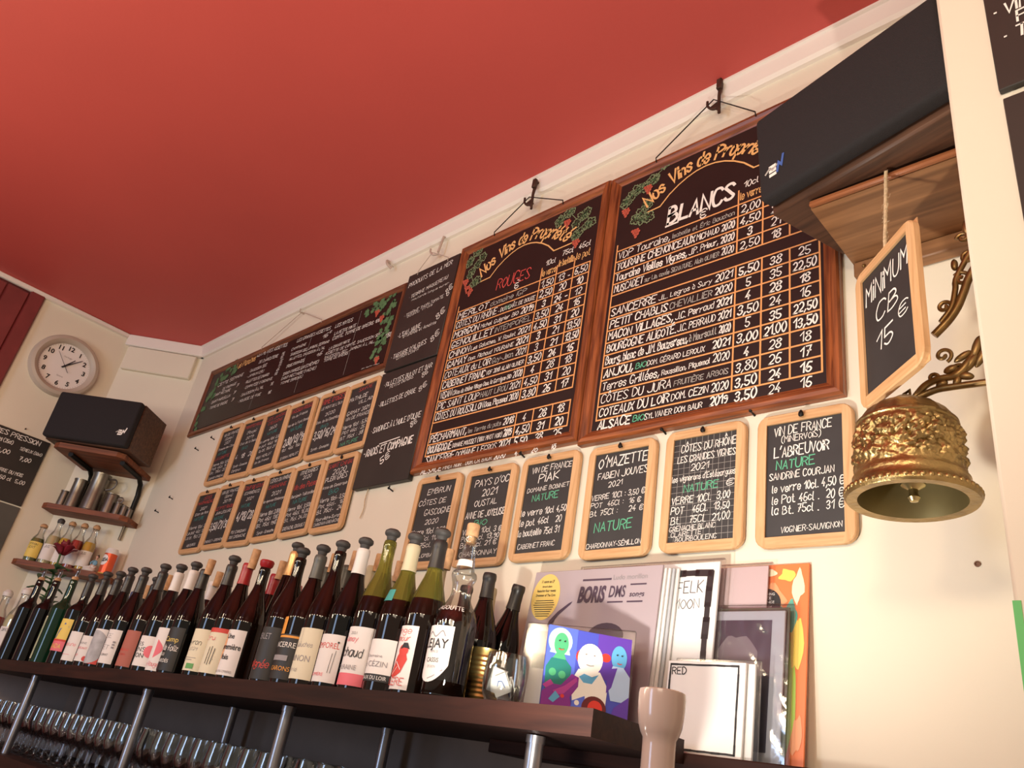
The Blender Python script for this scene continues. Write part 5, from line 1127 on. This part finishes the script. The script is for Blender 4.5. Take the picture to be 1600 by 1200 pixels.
t.fill(disc(.244, .255, .027), BLKINK, fn, .0010)
for k, s in enumerate(('SHARING', 'NICE', 'REVENGE', 'expanded', 'limited', 'pressing')): printed(t, s, fn, .246, .270 - k * .007, .0045 if k < 3 else .0032, WHITEM, off=.0014)
t.build('print', c, flip=False)
r, c, fn = sleeve('record_sleeve', -.790, 1.2265, 1.3365, .316, .322, .003, mat('art_pink', (.58, .46, .47), .35), 'plain pale pink record sleeve in plastic, between the white sleeve and the orange one', 'record', lean=.09, film=True)
r, c, fn = sleeve('record_sleeve', -.712, 1.2195, 1.3365, .250, .245, .003, mat('art_bottle', (.07, .10, .06), .4), 'dark green record sleeve in crinkled plastic, behind the silvery one', 'record', lean=.09, film=True)
r, c, fn = sleeve('record_sleeve', -.716, 1.2125, 1.3365, .250, .238, .004, mat('art_silver', (.42, .43, .47), .35), 'dark silvery record bag with shiny creased plastic, right of the white squares', 'record', lean=.09)
t = MB(); t.rect(.010, .018, .228, .222, mat('art_night', (.055, .050, .075), .25), fn, .0004)
t.fill(blob(.17, .17, .030, .030, 3), mat('art_smoke', (.20, .17, .19), .3), fn, .0006, 2); t.fill(blob(.185, .06, .028, .030, 6), mat('art_ice', (.34, .38, .46), .3), fn, .0006, 2); t.fill(blob(.20, .11, .016, .04, 5), mat('art_smoke', (.20, .17, .19), .3), fn, .0007, 2)
t.build('print', c, flip=False)
# crinkled plastic bag over it: a thin wavy sheet
b = MB(); nx, nz = 48, 40; vs = []
for j in range(nz + 1):
    for i in range(nx + 1):
        u, v_ = i / nx * .262 - .128, j / nz * .244
        d = .0012 + .0016 * abs(noise.noise(Vector((u * 38 + v_ * 14, v_ * 20, 2.0)))) + .0016 * abs(noise.noise(Vector((u * 80 + v_ * 40, v_ * 22, 7.0))))
        vs.append((u, -d, v_))
b.add(vs, [(j * (nx + 1) + i, j * (nx + 1) + i + 1, (j + 1) * (nx + 1) + i + 1, (j + 1) * (nx + 1) + i) for j in range(nz) for i in range(nx)], clear('crinkled_film', (.95, .95, .97), .30, .10))
b.build('plastic_bag', r, flip=False)
# white sleeve FELK MOON
r, c, fn = sleeve('record_sleeve', -.868, 1.1995, 1.3365, .316, .326, .005, WHITEM, 'white record sleeve reading FELK MOON inside a rough black brush border', 'record', film=True, lean=.09)
t = MB()
def brush(mb, pts, wd, fn, rs, off=.0006):
    q = random.Random(rs); P = []
    for (a, e) in zip(pts[:-1], pts[1:]):
        for k in range(10): P.append((a[0] + (e[0] - a[0]) * k / 10 + q.uniform(-1, 1) * wd * .07, a[1] + (e[1] - a[1]) * k / 10 + q.uniform(-1, 1) * wd * .07))
    P.append(pts[-1])
    for i in range(len(P) - 1): mb.strip([P[i], P[i + 1]], wd * q.uniform(.85, 1.15), BLKINK, fn, off)
brush(t, [(.03, .020), (.03, .305), (.299, .305), (.299, .020)], .012, fn, 5)
write(t, 'FELK', fn, .234, .268, .286, .269, .021, BLKINK, .5, .02); write(t, 'MOON', fn, .230, .240, .282, .241, .017, BLKINK, .5, .02)
t.build('print', c, flip=False)
# mauve sleeve and the stack behind it
for k, (dx, cc) in enumerate(((.021, (.66, .65, .64)), (.015, (.44, .47, .50)), (.010, (.74, .73, .72)), (.005, (.70, .69, .68)))):
    sleeve('record_sleeve', -.966 + dx, 1.193 - k * .0055, 1.3365, .313, .315 - .001 * k, .0042, mat('sleeve_edge_%d' % k, cc, .5), ('pale sleeve at the back of the stack behind the mauve record', 'grey-blue sleeve in the stack behind the mauve record', 'white sleeve in the middle of the stack behind the mauve record', 'white sleeve directly behind the mauve record')[k], 'record', lean=.09, group='sleeves behind the mauve record')
r, c, fn = sleeve('record_sleeve', -.966, 1.171, 1.3365, .313, .3165, .004, MAUVE, 'large mauve record sleeve titled BORIS with a round yellow sticker', 'record', lean=.09)
t = MB()
t0_ = fn; fn = lambda u, v, d=0.0: t0_(u, v + .0175, d)
printed(t, 'BORIS', fn, .125, .232, .030, PLUM, .066, bold=.045, shear=.14, align='l'); printed(t, 'DMS', fn, .199, .240, .022, PLUM, .038, bold=.02, shear=.1, align='l'); printed(t, 'songs', fn, .247, .240, .010, PLUM, .033, bold=.02, shear=.1, align='l')
t.rect(.130, .274, .200, .278, PLUM, fn); t.rect(.246, .262, .282, .265, PLUM, fn); t.rect(.198, .229, .234, .232, PLUM, fn); t.rect(.243, .229, .278, .232, PLUM, fn)
printed(t, 'Ludo morillon', fn, .204, .274, .010, GREYINK, .078, align='l')
t.fill([(.055, .170), (.068, .190), (.082, .206), (.110, .228), (.113, .234), (.104, .230), (.080, .214), (.062, .196)], PLUM, fn, .0005)
t.strip([(.060, .155), (.075, .195)], .0012, PLUM, fn)
t.fill(disc(.205, .165, .042, .026), PLUM, fn, .0005); t.fill([(.163, .165), (.247, .165), (.243, .10), (.168, .10)], PLUM, fn, .0005)
t.fill(disc(.110, .150, .030, .012), PLUM, fn, .0005)
t.build('print', c, flip=False)
b = MB(); b.fill(disc(.040, .245, .037, .048, 40), mat('sticker_yellow', (.74, .55, .16), .45), fn, .0006); st_ = b.build('sticker', c, flip=False)
t = MB()
for k, (s, h_, w_) in enumerate((('11 songs on LP', .006, .034), ('through album', .004, .026), ('featuring four guests', .0052, .050), ('Drummer of The Cure', .0052, .052))): printed(t, s, fn, .040, .274 - k * .0095, h_, BLKINK, w_, bold=.02, off=.0012)
for k in range(8): t.rect(.040 - .028 + abs(k - 2) * .0022, .236 - k * .0045, .040 + .028 - abs(k - 2) * .0024, .2375 - k * .0045, BLKINK, fn, .0010)
t.build('print', st_, flip=False)
# small square reading RED, and a second copy in its stack
for k in range(2):
    r, c, fn = sleeve('disc_sleeve', -.700 + .012 * (1 - k), 1.178 - .008 * k, 1.3365, .142, .142, .005, WHITEM, ('white disc sleeve in plastic just behind the square reading RED', 'small white square disc sleeve reading RED with a thin black brush border')[k], 'disc sleeve', lean=.06, film=(k == 0), group='small white disc sleeves')
    if k:
        t = MB(); brush(t, [(.006, .006), (.006, .136), (.130, .136), (.130, .006), (.006, .006)], .0032, fn, 9); write(t, 'RED', fn, .010, .120, .036, .121, .011, BLKINK, 1.1, .0, jit=0); t.build('print', c, flip=False)
# seven-inch in a clear bag, and the bright painted disc sleeve in front
r, c, fn = sleeve('record_sleeve', -.908, 1.102, SZ, .178, .152, .004, mat('art_fog', (.46, .45, .47), .4), 'small grey record in a clear plastic bag behind the bright painted cover', 'record', yaw=.33, lean=.08)
t = MB(); t.rect(.0, .110, .178, .152, mat('art_dusk', (.45, .36, .37), .4), fn, .0004); t.rect(.004, .086, .060, .112, mat('art_char', (.10, .10, .10), .5), fn, .0006); printed(t, 'CINEMATIQUE', fn, .030, .124, .014, GREYINK, .11, align='l'); t.build('print', c, flip=False)
b = MB(); b.box((-.004, .002, .083), (.205, .007, .166), FILM, .002); b.build('plastic_bag', r)
r, c, fn = sleeve('disc_sleeve', -.834, 1.046, SZ, .142, .142, .006, mat('art_blue', (.07, .09, .52), .35), 'bright disc cover painted with green, white and blue figures and a purple beast', 'disc sleeve', yaw=.885, lean=.09, group=None)
A = {k: mat('art_' + k, v_, .35) for k, v_ in dict(figgreen=(.08, .42, .20), jade=(.02, .20, .17), figwhite=(.86, .86, .82), cyan=(.12, .42, .72), violet=(.24, .03, .30), magenta=(.46, .06, .34), scarlet=(.72, .05, .035), royal=(.10, .16, .72), indigo=(.12, .05, .42), sky=(.45, .62, .88), maroon=(.14, .02, .025), mint=(.50, .72, .62)).items()}
t = MB(); o_ = [0]
def F(P, cc, rings=2):
    o_[0] += 1; t.fill([(min(.1418, max(.0002, a)), min(.1418, max(.0002, e))) for a, e in P], A[cc], fn, .0004 + .00005 * o_[0], rings)
F([(.0, .06), (.0, .1418), (.05, .1418), (.05, .06)], 'royal'); F([(.085, .07), (.085, .1418), (.1418, .1418), (.1418, .07)], 'indigo'); F(disc(.062, .100, .012, .012), 'scarlet'); F(disc(.100, .105, .008, .007), 'scarlet')
F(disc(.022, .118, .020, .022), 'mint'); F([(.006, .098), (.014, .122), (.034, .122), (.040, .098)], 'mint'); F(disc(.024, .114, .012, .018), 'figgreen'); F([(.018, .100), (.030, .100), (.036, .086), (.010, .086)], 'figgreen')
F([(.004, .040), (.002, .075), (.010, .090), (.034, .090), (.044, .080), (.044, .050), (.036, .036)], 'jade'); F(disc(.030, .066, .006, .006), 'figgreen'); F(disc(.014, .068, .006, .006), 'figgreen')
F(disc(.074, .098, .021, .025), 'figwhite', 3); F([(.050, .030), (.046, .060), (.056, .080), (.092, .080), (.106, .058), (.104, .02)], 'figwhite', 3); F([(.058, .068), (.066, .074), (.082, .070), (.090, .076), (.080, .060), (.066, .060)], 'cyan')
F(disc(.122, .108, .013, .020), 'cyan'); F([(.112, .094), (.130, .094), (.1418, .080), (.1418, .04), (.112, .04), (.104, .070)], 'sky', 3); F([(.104, .088), (.120, .092), (.112, .060), (.104, .05)], 'indigo')
F([(.0, .0), (.0, .036), (.014, .050), (.030, .050), (.046, .070), (.058, .066), (.058, .052), (.046, .034), (.050, .020), (.040, .0)], 'violet'); F([(.018, .040), (.036, .050), (.054, .066), (.056, .060), (.036, .038), (.022, .034)], 'magenta'); F([(.0, .046), (.012, .056), (.018, .050), (.006, .042)], 'magenta'); F(disc(.034, .034, .003, .003), 'scarlet')
F([(.046, .0), (.050, .030), (.070, .040), (.074, .0)], 'royal'); F(disc(.058, .028, .004, .004), 'figwhite'); F(disc(.060, .016, .004, .004), 'figwhite')
F(disc(.086, .024, .020, .018), 'maroon', 3); F(disc(.088, .024, .012, .012), 'scarlet'); F([(.086, .008), (.102, .022), (.114, .016), (.100, .002)], 'sky'); F([(.012, .026), (.022, .040), (.030, .032), (.020, .022)], 'cyan'); F([(.108, .0), (.118, .03), (.1418, .05), (.1418, .0)], 'indigo')
for (cx, cy, cc) in ((.020, .118, BLKINK), (.029, .118, BLKINK), (.066, .104, GREYINK), (.080, .104, GREYINK), (.118, .112, BLKINK), (.126, .112, BLKINK)): t.fill(disc(cx, cy, .0018, .0011, 10), cc, fn, .0034)
for (x0, y0, x1, cc) in ((.020, .105, .028, REDINK), (.119, .099, .126, REDINK), (.068, .088, .080, GREYINK)): t.strip([(x0, y0), ((x0 + x1) / 2, y0 - .0012), (x1, y0)], .0012, cc, fn, .0034)
t.build('print', c, flip=False)

# ================================================================== brass bell and its bracket
BX, BY, BZ = -.3246, 1.040, 1.662
bl = thing('brass_bell', (BX, BY, BZ), 'ornate brass bell with beaded rim hanging under a scrolled bracket', 'bell')
S_ = 1.04
prof = [(.0635, .000), (.0765, -.001), (.0790, .003), (.0780, .008), (.0730, .013), (.0690, .018), (.0680, .024), (.0690, .027), (.0665, .031), (.0645, .035)]
prof += [(.0645 - .0035 * k / 36, .035 + .066 * k / 36) for k in range(1, 37)]
prof += [(.0625, .1025), (.0620, .106), (.0585, .108), (.0555, .113), (.0500, .121), (.0430, .128), (.0340, .1335), (.0250, .137), (.0170, .139), (.0150, .144), (.0120, .147), (0, .148)]
prof = [(r_ * S_, z * S_) for r_, z in prof]
def relief(a, i, r_, z):
    if 9 <= i <= 45:
        e = min(1, (i - 9) / 5, (45 - i) / 5)
        q = Vector((math.cos(a) * 3.2, math.sin(a) * 3.2, z * 52))
        n1 = abs(noise.noise(q * 1.3)); n2 = abs(noise.noise(q * 3.0 + Vector((5, 2, 1)))); n3 = noise.noise(q * 5)
        return e * (.0075 * (n1 ** .6) + .0055 * (n2 ** .7) + .0014 * n3 - .0026)
    if 48 <= i <= 52:
        return .0012 * math.sin(a * 14) * math.sin((i - 47) / 6 * PI)
    return 0
b = MB(); b.lathe(prof, BRASS, 220, disp=relief)
for k in range(52):
    a = 2 * PI * k / 52; b.ball((.0765 * S_ * math.sin(a), -.0765 * S_ * math.cos(a), .0065 * S_), (.0042, .0042, .0046), BRASS, 8, 6)
body = b.build('bell_body', bl, angle=.9)
b = MB(); b.lathe([(r_ * S_, z * S_) for r_, z in [(.0635, 0), (.0615, .012), (.0600, .035), (.057, .095), (.048, .115), (.02, .130), (0, .132)]], BRASSI, 64); b.build('inner_wall', bl)
ck_ = MB(); ck_.tube([(0, 0, .135), (.004, -.004, .04)], .0035, BRASSD, 8); ck_.lathe([(0, .028), (.010, .027), (.0165, .018), (.0150, .008), (.0060, .002), (.0055, -.004), (.0078, -.009), (.0050, -.014), (0, -.015)], mat('clapper_brass', (.52, .42, .20), .3, .95), 24, (.004, -.004, .012)); ck_.build('clapper', bl)
br = thing('bell_bracket', (-.1725, BY, 1.90), 'scrolled brass wall bracket on the side of the pier, holding the bell', 'bracket')
Q = lambda x, z: (x * 1.04, BY, 1.25 + (z - 1.25) * 1.04)
b = MB()
b.tube(smooth_path([Q(-.307, 1.786), Q(-.290, 1.792), Q(-.272, 1.797), Q(-.255, 1.797), Q(-.236, 1.796), Q(-.205, 1.794), (-.1725, BY, 1.812)], 4), .0048, BRASSD, 10)
b.tube(smooth_path([Q(-.303, 1.786), Q(-.285, 1.806), Q(-.266, 1.812), Q(-.248, 1.812), Q(-.235, 1.822), Q(-.224, 1.840), Q(-.219, 1.856)], 4), [.005] * 12 + [.0065] * 6 + [.005, .004, .0035, .003, .0025, .002, .0015], BRASSD, 10)
b.ball(Q(-.307, 1.786), .0068, BRASSD, 10, 8); b.ball(Q(-.303, 1.786), .0068, BRASSD, 10, 8)
b.build('lower_arm', br, True)
def spiral(cx, cz, r0, turns, a0, sgn=1, n=26):
    return [(cx + r0 * (1 - .8 * k / n) * math.cos(a0 + sgn * turns * 2 * PI * k / n), BY, cz + r0 * (1 - .8 * k / n) * math.sin(a0 + sgn * turns * 2 * PI * k / n)) for k in range(n + 1)]
b = MB()
for cx, cz, r0, tn_, a0, sg in ((-.270, 1.870, .012, 1.2, -1.2, 1), (-.252, 1.842, .009, 1.1, 2.2, -1), (-.285, 1.838, .007, 1.1, -.6, 1)): b.tube(spiral(cx, cz, r0, tn_, a0, sg), .0028, BRASSD, 8)
for cx, cz, rx, rz, rt in ((-.238, 1.850, .016, .007, .9), (-.228, 1.872, .018, .006, 1.25), (-.212, 1.846, .014, .007, 1.5), (-.262, 1.846, .010, .006, .3), (-.246, 1.832, .012, .006, -.4), (-.205, 1.828, .010, .010, 0), (-.246, 1.862, .013, .005, .5), (-.256, 1.826, .009, .005, 1.2), (-.222, 1.858, .020, .0055, 1.05), (-.275, 1.826, .008, .005, .2)): b.ball((cx, BY, cz), (rx, .005, rz), BRASSD, 12, 8, Matrix.Rotation(-rt, 3, 'Y'))
b.build('leaf_ornament', br, True)
b = MB()
b.tube(smooth_path([Q(-.268, 1.880), Q(-.249, 1.898), Q(-.236, 1.916), Q(-.226, 1.938), Q(-.214, 1.965), (-.1725, BY, 2.07)], 4), .0058, BRASSD, 10)
b.tube(smooth_path([Q(-.258, 1.898), Q(-.243, 1.918), Q(-.236, 1.945), Q(-.229, 1.972), (-.1800, BY, 2.095)], 4), .0042, BRASSD, 10)
for cx, cz, r0, tn_, a0, sg in ((-.262, 1.948, .010, 1.2, -.4, 1), (-.236, 1.988, .012, 1.2, 2.4, -1), (-.224, 2.022, .011, 1.2, .4, 1), (-.228, 2.058, .009, 1.1, 3.0, -1), (-.212, 1.985, .008, 1.1, 1.0, 1)): b.tube(spiral(cx, cz, r0, tn_, a0, sg), .0030, BRASSD, 8)
b.ball((-.243, BY, 2.015), (.005, .005, .010), BRASSD, 10, 8); b.ball((-.222, BY, 2.075), (.006, .005, .014), BRASSD, 10, 8)
b.build('upper_brace', br, True)
b = MB(); b.box((-.1745, BY, 1.94), (.004, .030, .32), BRASSD, .0015); b.build('back_plate', br, True)
b = MB(); b.tube([(BX, BY, BZ + .150), (BX, BY, BZ + .159), (BX + .008, BY, BZ + .164), (BX + .008, BY, BZ + .154), (BX, BY, BZ + .150)], .0026, BRASSD, 8); b.build('link', bl, True)
for k in range(2): pass

# hanging slate with the card minimum
cb_ = make_slate(-.330, 1.273, 1.943, 0, [], 'x', None, nail=None) if False else None
root = thing('hanging_slate', (-.326, 1.022, 1.942), 'beech-framed slate hung by twine, reading MINIMUM CB 15 euros', 'slate', None, (0, 0, -.73)); root.scale = (.936,) * 3
fo = bpy.data.objects.new('frame', _frame_me); COL.objects.link(fo); fo.parent = root
iw, ih = SW - .038, SH - .038
b = MB(); b.box((0, -.0045, 0), (iw + .004, .006, ih + .004), SLATEM); b.box((0, -.0018, 0), (SW - .004, .0014, SH - .004), PINV); pan = b.build('panel', root)
fl = plane((-iw / 2, -.0076, ih / 2), (1, 0, 0), (0, 0, 1), (0, -1, 0)); t = MB()
for (s, ua, ub, v_, h_) in (("MiNiMUM", .06, .95, .25, .155), ("CB", .25, .72, .47, .14), ("15", .22, .58, .72, .14), ("€", .70, .90, .61, .10)): write(t, s, fl, ua * iw, -v_ * ih, ub * iw, -(v_ - .005) * ih, h_ * ih, CHALK, .75, .15)
t.build('lettering', pan, flip=False)
b = MB(); R_ = random.Random(2)
Mr = Matrix.Rotation(.73, 3, 'Z')
dv = Mr @ Vector((.002, .026, 0)) / .936
zt = (2.240 - 1.942) / .936
ax = [(dv.x * k / 12 + R_.uniform(-.0006, .0006), -.006 + dv.y * k / 12, SH / 2 - .010 + (zt - SH / 2 + .010) * k / 12) for k in range(13)]
b.tube(ax, .0030, TWINE, 8); b.tube([(p[0] + .0022 * math.sin(k * 2.2), p[1] + .0022 * math.cos(k * 2.2), p[2]) for k, p in enumerate(ax)], .0018, TWINE, 6)
for k in range(46):
    q = R_.uniform(0, 1); p0 = Vector((dv.x * q, -.006 + dv.y * q, SH / 2 - .01 + (zt - SH / 2 + .01) * q)); a = R_.uniform(0, 6.28); l = R_.uniform(.006, .018)
    b.tube([p0, p0 + Vector((math.cos(a), math.sin(a) * .5, R_.uniform(-.6, .6))) * l * .5, p0 + Vector((math.cos(a + .5), math.sin(a) * .4, R_.uniform(-.8, .4))) * l], .00028, TWINE, 4)
b.build('twine', root)

# boards on the pier and the left wall
def plain_board(loc, yaw, W_, H_, label, lines, name='menu_board', m=SLABM):
    r = thing(name, loc, label, 'chalkboard', None, (0, 0, yaw))
    b = MB(); b.box((W_ / 2, -.005, H_ / 2), (W_, .009, H_), m, .001); p_ = b.build('panel', r); t = MB(); fn = plane((0, -.0097, 0), (1, 0, 0), (0, 0, 1), (0, -1, 0))
    for (s, u0, u1, v_, h_, *wt) in lines: write(t, s, fn, u0, v_, u1, v_ + .004, h_, CHALK, wt[0] if wt else 1.1)
    if t.v: t.build('lettering', p_, flip=False)
    return r
plain_board((-.1175, .80, 2.060), .0, .40, .46, 'upper black menu board on the pier, cut off by the right edge', [("· ViN CHAUD", .009, .120, .119, .019), ("FRUiTÉ", .031, .100, .097, .017), ("· TARTiNE", .015, .120, .072, .019), ("· ViN DOUX", .009, .120, .173, .019), ("CARTE DU SOiR", .04, .34, .36, .03)])
plain_board((-.1150, .80, 1.62), .0, .40, .425, 'lower black menu board on the pier, cut off by the right edge', [])
plain_board((-3.911, .575, 1.977), PI / 2, .287, .302, 'dark beer menu board on the left wall, headed BIERES PRESSION', [("BiÈRES PRESSiON", .030, .250, .268, .020), ("DEMi (25cl)", .075, .150, .235, .015), ("SÉRiEUX (50cl)", .185, .275, .228, .012), ("4,00", .105, .155, .190, .017, 1.4), ("7,00", .200, .245, .185, .016, 1.4), ("VERRE DU MOiS", .13, .24, .115, .014), ("50 cl  5,00", .16, .26, .085, .015), ("PiCON", .09, .14, .060, .014)])
plain_board((-3.911, .575, 1.640), PI / 2, .287, .330, 'lower grey menu board on the left wall below the beer board', [("CiDRE", .12, .22, .25, .016)], m=mat('grey_slab', (.085, .082, .072), .5, var=.15))
b = MB(); b.tube([(-3.912, .745, 2.30), (-3.900, .745, 2.302)], .0025, BLACKM, 8); tag(b.build('nail'), 'tiny nail in the left wall above the beer board', 'nail', 'bare nails in the wall')
# green tape on the edge of the pier
b = MB(); b.box((-.1690, .7995, 1.417), (.0064, .0010, .096), GTAPE); b.box((-.1722, .803, 1.417), (.0008, .007, .096), GTAPE)
tag(b.build('tape_strip'), 'strip of green tape on the edge of the pier', 'tape')
# screw hole and wall plug
b = MB(); hp = (-.3125, YW, 1.646); b.lathe([(.0045, .0), (.0045, .0018), (.0030, .0022), (.0028, .0004), (0, .0004)], mat('wall_plug', (.20, .10, .06), .7), 14, hp, Matrix.Rotation(PI / 2, 3, 'X')); tag(b.build('wall_plug'), 'small brown wall plug in the bare wall below the bell', 'wall plug')
# porcelain beer tap in front of the shelf
tp = thing('beer_tap', (-.4625, .700, 1.10), 'pale porcelain beer tap handle with cup-shaped top, in front of the records', 'tap')
b = MB(); b.lathe([(0, 0), (.0165, 0), (.0160, .205), (.0162, .212), (.0185, .216), (.0212, .224), (.0226, .236), (.0230, .250), (.0224, .2555), (.0205, .2565), (.012, .254), (0, .2535)], PORC, 40); b.build('handle', tp)
b = MB(); b.lathe([(0, -.10), (.028, -.10), (.028, -.07), (.020, -.05), (.0185, 0), (0, 0)], STEEL, 32); b.build('stem', tp)

# ================================================================== wine glasses on the back counter
gp = [(0, .0035), (.010, .003), (.026, .0006), (.0300, 0), (.0300, .0012), (.018, .0040), (.006, .0070), (.0035, .014), (.0032, .048), (.005, .056), (.014, .064), (.0255, .078), (.0315, .096), (.0318, .112), (.0290, .134), (.0278, .1440), (.0268, .1440), (.0280, .134), (.0308, .112), (.0305, .096), (.0245, .079), (.013, .0655), (0, .061)]
b = MB(); b.lathe(gp, WINEG, 22); g0 = b.build('wine_glass', None, angle=1.2)
lab = 'clear stemmed wine glass standing in the rows on the counter under the shelf'
R_ = random.Random(12); first = True; posts = [(-3.016, .925), (-2.14, .925), (-1.473, .922), (-3.313, 1.2), (-3.08, 1.205), (-2.192, 1.2), (-1.5, 1.2)]
for j, y in enumerate((.985, 1.056, 1.127)):
    for i in range(34):
        x = -3.66 + i * .0715 + (.036 if j % 2 else 0) + R_.uniform(-.003, .003)
        if y > 1.1 and x < -3.70: continue
        if any((x - p[0]) ** 2 + (y - p[1]) ** 2 < .047 ** 2 for p in posts): continue
        o = g0 if first else g0.copy()
        if not first: COL.objects.link(o)
        first = False
        o.location = (x, y + R_.uniform(-.002, .002), 1.084); o.rotation_euler = (0, 0, R_.uniform(0, 6.28))
        tag(o, lab, 'wine glass', 'wine glasses under the bar shelf')
